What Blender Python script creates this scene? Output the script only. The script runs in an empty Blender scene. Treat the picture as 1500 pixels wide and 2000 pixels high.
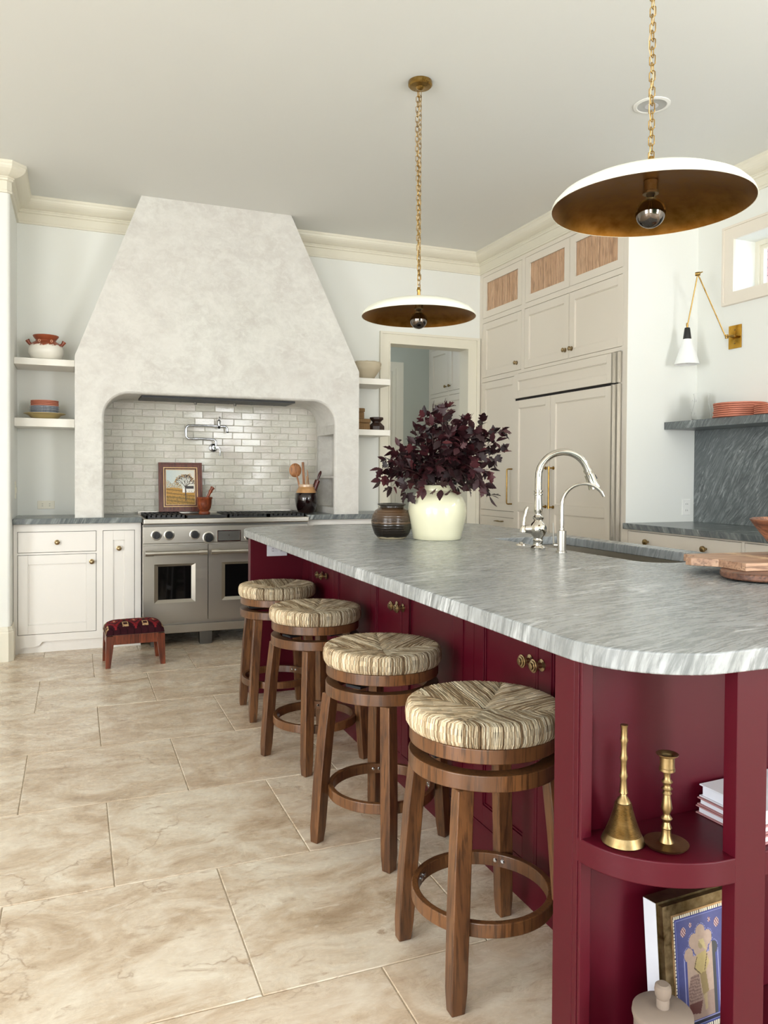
import bpy, bmesh, math, random
from mathutils import Vector, Matrix
random.seed(7)
C = bpy.context.scene.collection
SC = bpy.context.scene
PI = math.pi

# ------------------------------------------------------------------ camera
H = 1.225
cam = bpy.data.cameras.new('camera'); camo = bpy.data.objects.new('camera', cam); C.objects.link(camo)
yaw, pit, rol = .380357, .0175028, .00612669
Fv = Vector((math.sin(yaw)*math.cos(pit), math.cos(yaw)*math.cos(pit), -math.sin(pit)))
rv = Vector((math.cos(yaw), -math.sin(yaw), 0)); uv = rv.cross(Fv)
r2 = rv*math.cos(rol) + uv*math.sin(rol); u2 = -rv*math.sin(rol) + uv*math.cos(rol)
camo.matrix_world = Matrix(((r2.x, u2.x, -Fv.x, 0), (r2.y, u2.y, -Fv.y, 0), (r2.z, u2.z, -Fv.z, H), (0, 0, 0, 1)))
cam.sensor_fit = 'VERTICAL'; cam.sensor_height = 36; cam.lens = 1510.63*36/2000
cam.shift_y = -(1000-952.863)/2000
cam.clip_start = .05; cam.clip_end = 100
SC.camera = camo

# ------------------------------------------------------------------ view, world, daylight
SC.view_settings.view_transform = 'Standard'; SC.view_settings.look = 'None'
SC.view_settings.exposure = 0.0; SC.view_settings.gamma = 1
try: SC.view_settings.use_curve_mapping = False
except Exception: pass
SC.cycles.use_denoising = True
SC.cycles.max_bounces = 10; SC.cycles.diffuse_bounces = 6; SC.cycles.glossy_bounces = 5
SC.cycles.transmission_bounces = 8; SC.cycles.transparent_max_bounces = 8
SC.cycles.sample_clamp_indirect = 6
SC.cycles.caustics_reflective = False; SC.cycles.caustics_refractive = False
W = bpy.data.worlds.new('overcast_sky'); SC.world = W; W.use_nodes = True
wn = W.node_tree; wn.nodes.clear()
_o = wn.nodes.new('ShaderNodeOutputWorld'); _b = wn.nodes.new('ShaderNodeBackground')
_t = wn.nodes.new('ShaderNodeTexCoord'); _s = wn.nodes.new('ShaderNodeSeparateXYZ'); _r = wn.nodes.new('ShaderNodeValToRGB')
wn.links.new(_t.outputs['Generated'], _s.inputs[0]); wn.links.new(_s.outputs['Z'], _r.inputs[0])
_r.color_ramp.elements[0].position = 0.0; _r.color_ramp.elements[0].color = (.78, .86, .95, 1)
_r.color_ramp.elements[1].position = .6; _r.color_ramp.elements[1].color = (.62, .76, 1, 1)
wn.links.new(_r.outputs[0], _b.inputs[0]); _b.inputs[1].default_value = 5.0
wn.links.new(_b.outputs[0], _o.inputs[0])

def area_light(name, loc, rot, sx, sy, power, col=(.965, .985, 1)):
    d = bpy.data.lights.new(name, 'AREA'); d.shape = 'RECTANGLE'; d.size = sx; d.size_y = sy
    d.energy = power; d.color = col
    o = bpy.data.objects.new(name, d); C.objects.link(o); o.location = loc; o.rotation_euler = rot
    return o
# daylight entering by the tall windows behind the camera and on the left side of the room
area_light('daylight', (-2.6, -3.05, 1.5), (PI/2, 0, 0), 1.9, 2.3, 165)
area_light('daylight', (2.85, -3.05, 1.5), (PI/2, 0, 0), 1.1, 2.1, 165)
area_light('daylight', (-4.55, -.3, 1.45), (PI/2, 0, -PI/2), 2.2, 2.3, 215)
area_light('daylight', (4.18, .9, 2.58), (PI/2, 0, PI/2), 1.25, .32, 45)  # added fill lamp for the right side, in an invented high window
area_light('pantry_fill', (2.15, 7.0, 2.0), (PI/2, 0, -PI/2), .8, 1.2, 1.6)  # added lamp that brightens the pantry; no window stands here

# ------------------------------------------------------------------ helpers
def L(c):
    """sRGB 0-255 -> linear"""
    return tuple(((v/255)/12.92 if v/255 <= .04045 else (((v/255)+.055)/1.055)**2.4) for v in c[:3]) + (1,)

class N:
    def __init__(s, name, rough=.5, metal=0, col=(200, 200, 200), **kw):
        s.m = bpy.data.materials.new(name); s.m.use_nodes = True; s.t = s.m.node_tree
        s.b = s.t.nodes['Principled BSDF']
        s.set('Base Color', L(col)); s.set('Roughness', rough); s.set('Metallic', metal)
        for k, v in kw.items(): s.set(k.replace('_', ' '), v)
    def set(s, k, v):
        if hasattr(v, 'links'): s.t.links.new(v, s.b.inputs[k])
        else: s.b.inputs[k].default_value = v
    def n(s, typ, ins=None, **props):
        x = s.t.nodes.new('ShaderNode'+typ)
        for k, v in props.items(): setattr(x, k, v)
        for k, v in (ins or {}).items():
            if hasattr(v, 'links'): s.t.links.new(v, x.inputs[k])
            else: x.inputs[k].default_value = v
        return x
    def co(s, rnd=False):
        o = s.n('TexCoord').outputs['Object']
        if rnd:
            i = s.n('ObjectInfo').outputs['Random']
            m = s.n('Math', {0: i, 1: 37.0}, operation='MULTIPLY').outputs[0]
            c = s.n('CombineXYZ', {0: m, 1: s.n('Math', {0: i, 1: 91.0}, operation='MULTIPLY').outputs[0], 2: m}).outputs[0]
            o = s.n('VectorMath', {0: o, 1: c}, operation='ADD').outputs[0]
        return o
    def noise(s, v, scale, detail=4, rough=.55, dist=0.0):
        return s.n('TexNoise', {'Vector': v, 'Scale': scale, 'Detail': detail, 'Roughness': rough, 'Distortion': dist}).outputs[0]
    def mul(s, v, xyz): return s.n('VectorMath', {0: v, 1: xyz}, operation='MULTIPLY').outputs[0]
    def ramp(s, f, stops, interp='LINEAR'):
        r = s.n('ValToRGB', {0: f}); e = r.color_ramp; e.interpolation = interp
        while len(e.elements) < len(stops): e.elements.new(.5)
        for el, (p, c) in zip(e.elements, stops):
            el.position = p; el.color = L(c) if not isinstance(c, float) else (c, c, c, 1)
        return r.outputs[0]
    def mix(s, f, a, b, mode='MIX'):
        x = s.n('Mix', {0: f}, data_type='RGBA', blend_type=mode)
        for i, v in ((6, a), (7, b)):
            if hasattr(v, 'links'): s.t.links.new(v, x.inputs[i])
            else: x.inputs[i].default_value = L(v)
        return x.outputs[2]
    def bump(s, h, strength=.3, dist=.005):
        s.set('Normal', s.n('Bump', {'Height': h, 'Strength': strength, 'Distance': dist}).outputs[0])
    def rot(s, v, n, t, hi, lo, lo2=None):
        """coordinates stretched: high frequency along n, low along the rest"""
        n = Vector(n).normalized(); t = Vector(t); t = (t - n*t.dot(n)).normalized(); q = n.cross(t)
        d = [s.n('VectorMath', {0: v, 1: tuple(x)}, operation='DOT_PRODUCT').outputs['Value'] for x in (n*hi, t*lo, q*(lo2 or lo))]
        return s.n('CombineXYZ', {0: d[0], 1: d[1], 2: d[2]}).outputs[0]

def paint(name, col, rough=.5, bump=.05, scale=60, spread=0, spec=.5):
    m = N(name, rough, col=col, Specular_IOR_Level=spec); v = m.co()
    h = m.noise(v, scale, 3); m.bump(h, bump, .002)
    if spread:
        f = m.noise(v, 3, 3); c2 = tuple(max(0, x-spread) for x in col)
        m.set('Base Color', m.mix(f, col, c2))
    return m.m

def thin_glass(name, tint=1.0, refl=.08):
    m = N(name); t = m.t; tr = m.n('BsdfTransparent'); tr.inputs[0].default_value = (tint, tint, tint, 1); g = m.n('BsdfGlossy', {'Roughness': .02})
    mx = m.n('MixShader', {0: refl}); t.links.new(tr.outputs[0], mx.inputs[1]); t.links.new(g.outputs[0], mx.inputs[2]); t.links.new(mx.outputs[0], t.nodes['Material Output'].inputs[0]); return m.m

def metal(name, col, rough=.25, spread=0, scale=8, bump=0):
    m = N(name, rough, 1, col); v = m.co()
    f = m.noise(v, scale, 5, .6)
    if spread: m.set('Base Color', m.ramp(f, [(.3, tuple(max(0, c-spread) for c in col)), (.7, col)]))
    m.set('Roughness', m.n('MapRange', {0: f, 1: .2, 2: .8, 3: rough*.7, 4: rough*1.4}).outputs[0])
    if bump: m.bump(f, bump, .002)
    return m.m

def brushed(name, col, rough=.28, n=(0, 0, 1)):
    m = N(name, rough, 1, col); v = m.mul(m.co(), (3, 3, 260)); f = m.noise(v, 1, 3)
    m.set('Roughness', m.n('MapRange', {0: f, 1: .3, 2: .7, 3: rough*.92, 4: rough*1.08}).outputs[0])
    return m.m

def wood(name, dark, light, rough=.4, axis=2, scale=9, rnd=True, spec=.5):
    m = N(name, rough, col=light); v = m.co(rnd)
    st = [28, 28, 28]; st[axis] = 2.2
    w = m.mul(v, tuple(st)); f = m.noise(w, scale/9, 6, .65, .6)
    g = m.mul(v, tuple(s*5 for s in st)); f2 = m.noise(g, 1.0, 3, .5)
    c = m.ramp(f, [(.36, dark), (.62, light)])
    c2 = m.mix(m.ramp(f2, [(.36, .25), (.5, 1.0)]), tuple(int(x*.75) for x in dark), c)
    m.set('Base Color', c2); m.bump(f2, .25, .001); m.set('Specular IOR Level', spec)
    return m.m

def marble(name, dark, mid, light, n, t, hi=55, lo=3.5, rough=.3, vein=.62, rough_edge=0):
    m = N(name, rough, col=mid); v = m.co()
    wob = m.noise(v, 2.2, 3); 
    v2 = m.n('VectorMath', {0: v, 1: m.mul(m.n('CombineXYZ', {0: wob, 1: wob, 2: wob}).outputs[0], (.09, .09, .09))}, operation='ADD').outputs[0]
    w = m.rot(v2, n, t, hi, lo); f = m.noise(w, 1, 8, .72, .35)
    w2 = m.rot(v2, n, t, hi*.16, lo*.45); g = m.noise(w2, 1, 5, .6, .8)
    c = m.ramp(f, [(.38, dark), (.5, mid), (.62, light)])
    c = m.mix(m.ramp(g, [(vein, 0.0), (vein+.1, 1.0)]), c, tuple(min(255, x+18) for x in light))
    mod = m.ramp(m.noise(v2, 3.1, 4, .6), [(.38, 0.0), (.62, .7)]); c = m.mix(mod, c, mid)
    g2 = m.noise(m.rot(v2, n, t, hi*.10, lo*.35), 1, 4, .55, 1.2); vv = m.n('Math', {0: m.ramp(g2, [(.60, 0.0), (.66, 1.0)]), 1: m.ramp(f, [(.42, 0.0), (.58, 1.0)])}, operation='MULTIPLY').outputs[0]
    c = m.mix(m.n('Math', {0: vv, 1: .75}, operation='MULTIPLY').outputs[0], c, tuple(min(255, x+38) for x in light))
    big = m.noise(v, 1.3, 2)
    c = m.mix(m.ramp(big, [(.35, 0.0), (.65, .35)]), c, dark)
    w3 = m.rot(v2, n, t, hi*3, lo*5); k = m.noise(w3, 1, 4, .7)
    c = m.mix(m.ramp(k, [(.6, 0.0), (.72, .45)]), c, light)
    m.set('Base Color', c); m.set('Roughness', m.n('MapRange', {0: f, 3: rough*.8, 4: rough*1.5}).outputs[0])
    m.bump(f, .12, .002)
    return m.m

def vcol(name, rough=.6, attr='Col', bump=0, spec=.5, mult=None, metal_=0):
    m = N(name, rough, metal_); a = m.n('Attribute', attribute_name=attr).outputs['Color']
    v = m.co(); f = m.noise(v, 120, 3)
    m.set('Base Color', m.mix(.25, a, m.mix(f, (70, 70, 70), (200, 200, 200)), 'OVERLAY')); m.set('Specular IOR Level', spec)
    if bump: m.bump(f, bump, .002)
    return m.m

# ---- mesh helpers
def new(): return bmesh.new()
def FX(c): return lambda u, w, z: (c-w, u, z)
def FY(c): return lambda u, w, z: (u, c-w, z)
def FXp(c): return lambda u, w, z: (c+w, u, z)
def I3(x, y, z): return (x, y, z)

def box(bm, x0, x1, y0, y1, z0, z1, F=I3):
    v = [bm.verts.new(F(x, y, z)) for x in (x0, x1) for y in (y0, y1) for z in (z0, z1)]
    for f in ((0, 1, 3, 2), (4, 6, 7, 5), (0, 4, 5, 1), (2, 3, 7, 6), (0, 2, 6, 4), (1, 5, 7, 3)):
        bm.faces.new([v[i] for i in f])
    return v

def cyl(bm, p0, p1, r0, r1=None, n=16, cap=True):
    r1 = r0 if r1 is None else r1
    a, b = Vector(p0), Vector(p1); d = (b-a).normalized()
    x = d.orthogonal().normalized(); y = d.cross(x)
    A = [bm.verts.new(a + (x*math.cos(t) + y*math.sin(t))*r0) for t in [2*PI*i/n for i in range(n)]]
    B = [bm.verts.new(b + (x*math.cos(t) + y*math.sin(t))*r1) for t in [2*PI*i/n for i in range(n)]]
    for i in range(n): bm.faces.new((A[i], A[(i+1) % n], B[(i+1) % n], B[i]))
    if cap: bm.faces.new(A[::-1]); bm.faces.new(B)

def tube(bm, pts, r, n=10, closed=False, cap=True):
    P = [Vector(p) for p in pts]; R = r if isinstance(r, (list, tuple)) else [r]*len(P)
    rings = []; prev = None; m = len(P)
    for i, p in enumerate(P):
        if closed: d = P[(i+1) % m] - P[i-1]
        else: d = P[min(i+1, m-1)] - P[max(i-1, 0)]
        d.normalize()
        if prev is None: x = d.orthogonal().normalized()
        else: x = (prev - d*prev.dot(d)).normalized()
        prev = x; y = d.cross(x)
        rings.append([bm.verts.new(p + (x*math.cos(2*PI*k/n) + y*math.sin(2*PI*k/n))*R[i]) for k in range(n)])
    for i in range(m if closed else m-1):
        A, B = rings[i], rings[(i+1) % m]
        for k in range(n): bm.faces.new((A[k], A[(k+1) % n], B[(k+1) % n], B[k]))
    if cap and not closed: bm.faces.new(rings[0][::-1]); bm.faces.new(rings[-1])
    return rings

def lathe(bm, prof, n=40, c=(0, 0, 0), axis='Z'):
    rings = []
    for r, z in prof:
        ring = []
        for k in range(n):
            t = 2*PI*k/n; a, b = r*math.cos(t), r*math.sin(t)
            p = (a, b, z) if axis == 'Z' else ((z, a, b) if axis == 'X' else (a, z, b))
            ring.append((p[0]+c[0], p[1]+c[1], p[2]+c[2]))
        rings.append(ring)
    V = []
    for (r, z), ring in zip(prof, rings):
        if r < 1e-6: V.append([bm.verts.new(ring[0])])
        else: V.append([bm.verts.new(p) for p in ring])
    for A, B in zip(V, V[1:]):
        for k in range(n):
            q = [A[k % len(A)], A[(k+1) % len(A)], B[(k+1) % len(B)], B[k % len(B)]]
            u = []
            for x in q:
                if x not in u: u.append(x)
            if len(u) > 2: bm.faces.new(u)

def prism(bm, pts, a, b, F):
    """polygon of (u,z) extruded from w=a to w=b through F(u,w,z)"""
    A = [bm.verts.new(F(u, a, z)) for u, z in pts]; B = [bm.verts.new(F(u, b, z)) for u, z in pts]
    n = len(pts); bm.faces.new(A); bm.faces.new(B[::-1])
    for i in range(n): bm.faces.new((A[i], B[i], B[(i+1) % n], A[(i+1) % n]))

def plate(bm, F, U0, U1, Z0, Z1, holes, w0, w1):
    us = sorted(set([U0, U1] + [h[i] for h in holes for i in (0, 1)]))
    zs = sorted(set([Z0, Z1] + [h[i] for h in holes for i in (2, 3)]))
    inh = lambda u, z: any(h[0] < u < h[1] and h[2] < z < h[3] for h in holes)
    for i in range(len(us)-1):
        for j in range(len(zs)-1):
            a, b, c, d = us[i], us[i+1], zs[j], zs[j+1]
            if not inh((a+b)/2, (c+d)/2):
                for w in (w0, w1):
                    bm.faces.new([bm.verts.new(F(*p)) for p in ((a, w, c), (b, w, c), (b, w, d), (a, w, d))])
    for (a, b, c, d) in list(holes) + [(U0, U1, Z0, Z1)]:
        for p, q in (((a, c), (b, c)), ((b, c), (b, d)), ((b, d), (a, d)), ((a, d), (a, c))):
            bm.faces.new([bm.verts.new(F(*x)) for x in ((p[0], w0, p[1]), (q[0], w0, q[1]), (q[0], w1, q[1]), (p[0], w1, p[1]))])

def shaker(bm, F, u0, u1, z0, z1, w0, w1, st=.06, rec=.009, rails=()):
    box(bm, u0, u0+st, w0, w1, z0, z1, F); box(bm, u1-st, u1, w0, w1, z0, z1, F)
    box(bm, u0+st, u1-st, w0, w1, z0, z0+st, F); box(bm, u0+st, u1-st, w0, w1, z1-st, z1, F)
    for a, b in rails: box(bm, u0+st, u1-st, w0, w1, a, b, F)
    box(bm, u0+st, u1-st, w0, w1-rec, z0+st, z1-st, F)
    # small cove bead round the recess
    zz = sorted([z0+st] + [x for r in rails for x in r] + [z1-st])
    for k in range(0, len(zz), 2):
        a, b = zz[k], zz[k+1]; e = .006; q = w1-rec*.45
        box(bm, u0+st, u0+st+e, w0, q, a, b, F); box(bm, u1-st-e, u1-st, w0, q, a, b, F)
        box(bm, u0+st, u1-st, w0, q, a, a+e, F); box(bm, u0+st, u1-st, w0, q, b-e, b, F)

def ob(name, bm, mat, parent=None, smooth=False, bev=0, kind=None, label=None, ang=.6, seg=2, shift=None, keepn=False):
    if not keepn: bmesh.ops.recalc_face_normals(bm, faces=bm.faces)
    if shift is not None: bmesh.ops.translate(bm, verts=bm.verts, vec=-Vector(shift))
    me = bpy.data.meshes.new(name); bm.to_mesh(me); bm.free()
    for m in (mat if isinstance(mat, (list, tuple)) else [mat]): me.materials.append(m)
    if smooth:
        me.shade_smooth(); me.set_sharp_from_angle(angle=ang)
    o = bpy.data.objects.new(name, me); C.objects.link(o)
    if parent: o.parent = parent
    if kind: o['kind'] = kind
    if label: o['label'] = label
    if bev:
        md = o.modifiers.new('bevel', 'BEVEL'); md.width = bev; md.segments = seg; md.limit_method = 'ANGLE'; md.angle_limit = .7; md.harden_normals = True
        if not smooth: me.shade_smooth(); me.set_sharp_from_angle(angle=.5)
    return o

class T:
    """a thing: an Empty at its base that parents its parts"""
    def __init__(s, name, label, cat, loc=(0, 0, 0), rz=0, group=None, kind=None):
        s.e = bpy.data.objects.new(name, None); C.objects.link(s.e); s.e.empty_display_size = .1
        s.e.location = loc; s.e.rotation_euler = (0, 0, rz); s.loc = Vector(loc)
        s.e['label'] = label; s.e['category'] = cat
        if group: s.e['group'] = group
        if kind: s.e['kind'] = kind
    def p(s, name, bm, mat, world=False, parent=None, **k):
        return ob(name, bm, mat, parent or s.e, shift=s.loc if world else None, **k)

def tag(o, label, cat, group=None):
    o['label'] = label; o['category'] = cat
    if group: o['group'] = group
    return o

def dup(e, loc, rz=None, label=None, group=None):
    r = e.copy(); C.objects.link(r); r.location = loc
    if rz is not None: r.rotation_euler = (0, 0, rz)
    if label: r['label'] = label
    if group: r['group'] = group
    def rec(a, b):
        for ch in list(a.children):
            c = ch.copy(); C.objects.link(c); c.parent = b; rec(ch, c)
    rec(e, r)
    return r

def image_grid(w, h, nx, ny, fn, F):
    """flat print: a grid whose colour attribute is drawn by fn(u,v) in 0-1, v up"""
    me_v = []; me_f = []; cols = []
    for j in range(ny):
        for i in range(nx):
            a = len(me_v)
            for du, dv in ((0, 0), (1, 0), (1, 1), (0, 1)):
                me_v.append(F((i+du)/nx*w - w/2, (j+dv)/ny*h))
            me_f.append((a, a+1, a+2, a+3)); cols.append(L(fn((i+.5)/nx, (j+.5)/ny)))
    me = bpy.data.meshes.new('print'); me.from_pydata(me_v, [], me_f)
    at = me.color_attributes.new('Col', 'FLOAT_COLOR', 'CORNER')
    buf = []
    for c in cols: buf += list(c)*4
    at.data.foreach_set('color', buf)
    return me

def inpoly(x, y, P):
    r = False; j = len(P)-1
    for i in range(len(P)):
        if (P[i][1] > y) != (P[j][1] > y) and x < (P[j][0]-P[i][0])*(y-P[i][1])/(P[j][1]-P[i][1]) + P[i][0]: r = not r
        j = i
    return r
def segd(x, y, a, b):
    dx, dy = b[0]-a[0], b[1]-a[1]; t = max(0, min(1, ((x-a[0])*dx+(y-a[1])*dy)/(dx*dx+dy*dy+1e-12)))
    return math.hypot(x-a[0]-t*dx, y-a[1]-t*dy)

# ------------------------------------------------------------------ materials
M = {}
M['wall'] = paint('wall_paint', (228, 229, 224), .7, .06, 220)
M['ceil'] = paint('ceiling_paint', (223, 224, 221), .8, .05, 260)
M['trim'] = paint('trim_paint', (222, 217, 201), .42, .02, 80)
M['shelfp'] = paint('shelf_paint', (230, 226, 217), .45, .02, 80)
M['whitecab'] = paint('white_cabinet_paint', (231, 227, 221), .42, .02, 80)
M['greige'] = paint('greige_cabinet_paint', (224, 216, 203), .42, .02, 80)
M['red'] = paint('oxblood_paint', (72, 5, 21), .42, .02, 120, spec=.27)
M['grout'] = paint('grout', (200, 188, 168), .9, .2, 300)
M['tgrout'] = paint('tile_grout', (196, 192, 182), .9, .2, 300)
M['steel'] = brushed('brushed_steel', (186, 181, 172), .34)
M['steeld'] = brushed('dark_steel', (120, 118, 114), .35)
M['nickel'] = N('polished_nickel', .07, 1, (214, 208, 198)).m
M['chrome'] = N('chrome', .06, 1, (200, 203, 208)).m
M['knobm'] = N('knob_brass', .28, 1, (168, 148, 114)).m
M['brass'] = metal('aged_brass', (178, 146, 88), .3, 40, 30)
M['brassd'] = metal('antique_brass', (158, 136, 98), .36, 30, 40, .1)
M['goldleaf'] = metal('gold_leaf', (150, 106, 50), .36, 22, 30, .1)
M['iron'] = paint('cast_iron', (24, 24, 26), .5, .2, 200)
M['black'] = paint('black_plastic', (20, 20, 22), .35, 0)
M['blackgl'] = N('oven_glass', .05, col=(8, 9, 9)).m
M['dark'] = paint('dark_interior', (30, 26, 24), .8)
M['cream'] = paint('cream_enamel', (238, 238, 222), .3, 0)
M['plastic'] = paint('ivory_plastic', (224, 219, 202), .4, 0)
M['plasticw'] = paint('grey_plastic', (200, 200, 205), .4, 0)
M['white'] = paint('white_plastic', (236, 236, 232), .4, 0)

def plaster():
    m = N('trowelled_plaster', .62, col=(214, 211, 203)); v = m.co()
    a = m.noise(v, 4.5, 8, .72, .4); b = m.noise(m.mul(v, (1, 1, 1.5)), 16, 6, .7, .7); c = m.noise(v, 1.1, 2)
    col = m.ramp(a, [(.38, (196, 192, 186)), (.5, (205, 203, 197)), (.62, (214, 212, 206))])
    col = m.mix(m.ramp(b, [(.45, 0.0), (.66, .6)]), col, (222, 221, 215))
    col = m.mix(m.ramp(c, [(.4, 0.0), (.6, .3)]), col, (203, 197, 192))
    m.set('Base Color', col)
    h = m.n('Math', {0: a, 1: m.n('Math', {0: b, 1: .5}, operation='MULTIPLY').outputs[0]}, operation='ADD').outputs[0]
    m.bump(h, .5, .012); return m.m
M['plaster'] = plaster()

def travertine():
    m = N('travertine', .22, col=(205, 190, 168)); v = m.co(True)
    a = m.noise(m.mul(v, (1, 1.6, 1)), 2.6, 9, .72, 1.0); b = m.noise(m.mul(v, (1, 2.5, 1)), 8, 8, .75, 1.5)
    col = m.ramp(a, [(.34, (166, 144, 118)), (.45, (193, 174, 150)), (.54, (209, 195, 175)), (.66, (222, 212, 194))])
    col = m.mix(m.ramp(b, [(.34, .75), (.45, 0.0)]), col, (158, 132, 106))
    col = m.mix(m.ramp(b, [(.56, 0.0), (.66, .5)]), col, (229, 220, 205))
    # hairline cracks
    w = m.n('VectorMath', {0: v, 1: m.n('VectorMath', {0: m.n('TexNoise', {'Vector': v, 'Scale': 5.0, 'Detail': 5.0}).outputs[1], 1: (.35, .35, .35)}, operation='MULTIPLY').outputs[0]}, operation='ADD').outputs[0]
    k = m.n('TexVoronoi', {'Vector': w, 'Scale': 1.35}, feature='DISTANCE_TO_EDGE').outputs[0]
    gate = m.ramp(m.noise(v, 1.7, 2), [(.44, 0.0), (.50, 1.0)])
    ck = m.n('Math', {0: m.ramp(k, [(.0, 1.0), (.006, 0.0)]), 1: gate}, operation='MULTIPLY').outputs[0]
    col = m.mix(m.n('Math', {0: ck, 1: .6}, operation='MULTIPLY').outputs[0], col, (128, 98, 70))
    r = m.n('ObjectInfo').outputs['Random']
    col = m.mix(m.n('Math', {0: r, 1: .22}, operation='MULTIPLY').outputs[0], col, (196, 172, 150))
    m.set('Base Color', col); m.set('Roughness', m.ramp(b, [(.3, .42), (.6, .2)]))
    m.bump(m.n('Math', {0: b, 1: ck}, operation='SUBTRACT').outputs[0], .06, .003); return m.m
M['trav'] = travertine()

def zellige():
    m = N('glazed_tile', .13, col=(205, 202, 190)); v = m.co(True)
    r = m.n('ObjectInfo').outputs['Random']
    f = m.noise(v, 9, 4)
    col = m.ramp(r, [(0, (196, 193, 180)), (.5, (208, 204, 194)), (1, (206, 199, 190))])
    col = m.mix(m.ramp(f, [(.4, 0.0), (.75, .5)]), col, (188, 187, 172))
    m.set('Base Color', col); m.set('Coat Weight', .5); m.set('Coat Roughness', .08)
    h = m.noise(m.mul(v, (1, 1, 1.8)), 26, 5, .65, .8); m.bump(h, .8, .008); return m.m
M['tile'] = zellige()
M['walnut'] = wood('stool_wood', (74, 46, 28), (110, 72, 42), .32)
M['walnutx'] = wood('stool_ring_wood', (78, 49, 29), (110, 72, 42), .3, axis=2, scale=2)
M['redwood'] = wood('red_brown_wood', (78, 34, 20), (126, 62, 38), .3)
M['framewood'] = wood('frame_wood', (72, 32, 24), (104, 52, 38), .35)
M['mortarw'] = wood('mortar_wood', (96, 42, 24), (158, 82, 48), .35)
M['spoonw'] = wood('spoon_wood', (140, 88, 50), (184, 128, 84), .5)
M['darkw'] = wood('dark_wood', (34, 20, 16), (62, 38, 28), .45)
M['greyw'] = wood('weathered_wood', (138, 124, 112), (158, 144, 130), .75, axis=0, scale=4)
M['boardw'] = wood('board_wood', (150, 112, 88), (192, 156, 128), .5, axis=0)
M['boardl'] = wood('pale_board_wood', (196, 160, 124), (222, 192, 158), .5, axis=0)
M['mango'] = wood('carved_bowl_wood', (92, 52, 34), (190, 128, 92), .5, axis=1, scale=4)
M['reed'] = wood('reeded_oak', (190, 152, 120), (212, 176, 144), .55, scale=3)
M['terra'] = paint('terracotta', (196, 122, 98), .6, .1, 90, 16)
M['stone'] = marble('grey_marble_top', (106, 109, 110), (138, 141, 141), (170, 173, 175), (-.24, 1, .28), (1, .2, 0), 95, 8, .24)
M['stoneb'] = marble('grey_marble_splash', (74, 80, 82), (104, 110, 111), (150, 156, 156), (.1, .80, .60), (0, -.6, .8), 95, 11, .3, .62)
M['stonec'] = marble('dark_marble_top', (68, 74, 76), (100, 106, 107), (150, 154, 152), (.8, .55, -.4), (.5, -1, 0), 46, 5, .22, .66)
M['goldp'] = metal('gilt', (196, 166, 128), .4, 30, 40)
M['gold'] = metal('polished_brass', (206, 160, 72), .2, 25, 20)
M['lampw'] = paint('lamp_enamel', (236, 238, 238), .3, 0)
M['board2'] = wood('pale_spoon_wood', (180, 140, 100), (214, 180, 140), .5)
M['pinw'] = wood('dark_cherry_wood', (50, 18, 16), (92, 36, 30), .22)
M['redwood2'] = wood('dark_board_wood', (84, 54, 42), (126, 86, 66), .5, axis=0)
M['bronzef'] = metal('bronze_frame', (128, 112, 84), .4, 40, 60, .3)
# ------------------------------------------------------------------ setting
XL, XR, YB, YF, HC = -4.5, 3.97, 6.16, -3.0, 3.19
XN, YN = -.385, 5.53          # left return wall and the front face of the left wall
XF, YS = 3.38, 4.15           # face of the tall cabinets and the side wall next to the refrigerator

def struct(name, bm, mat, **k): return ob(name, bm, mat, kind='structure', **k)
def quad(bm, *p): bm.faces.new([bm.verts.new(x) for x in p])

bm = new(); box(bm, XL-.2, 6.5, YF-.2, 8.0, -.06, -.004); floor = struct('floor', bm, M['grout'])
PX, PY, G = .5990, .6315, .0028
def tile_mesh(w, d):
    bm = new(); hw, hd = (w-G)/2, (d-G)/2; e = .0022
    top = [(-hw+e, -hd+e, 0), (hw-e, -hd+e, 0), (hw-e, hd-e, 0), (-hw+e, hd-e, 0)]
    mid = [(-hw, -hd, -e*.7), (hw, -hd, -e*.7), (hw, hd, -e*.7), (-hw, hd, -e*.7)]
    low = [(x, y, -.004) for x, y, z in mid]
    A, B, D = [[bm.verts.new(p) for p in r] for r in (top, mid, low)]
    bm.faces.new(A)
    for P, Q in ((A, B), (B, D)):
        for i in range(4): bm.faces.new((P[i], Q[i], Q[(i+1) % 4], P[(i+1) % 4]))
    bmesh.ops.recalc_face_normals(bm, faces=bm.faces)
    me = bpy.data.meshes.new('tile'); bm.to_mesh(me); bm.free(); me.materials.append(M['trav']); return me
tm = tile_mesh(PX, PY)
for j in range(-6, 7):
    y = 2.40 + PY*(j+.5); off = .109 if j % 2 == 0 else -.190
    for i in range(-7, 7):
        x = off + PX*(i+.5)
        if y > 6.2 or x > 4.1 or x < -4.0 or y < -1.3: continue
        o = bpy.data.objects.new('tile', tm); C.objects.link(o); o.parent = floor
        o.location = (x, y, random.uniform(-.0003, .0003))

bm = new(); box(bm, XL-.2, XR+.2, YF-.2, 7.9, HC, HC+.15); ceiling = struct('ceiling', bm, M['ceil'])

# back wall with the doorway
bm = new(); F = FY(YB)
plate(bm, F, XN-.2, XR+.2, 0, HC, [(2.505, 3.255, 0, 2.345)], -.14, 0); wall_back = struct('wall_back', bm, M['wall'])
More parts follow.
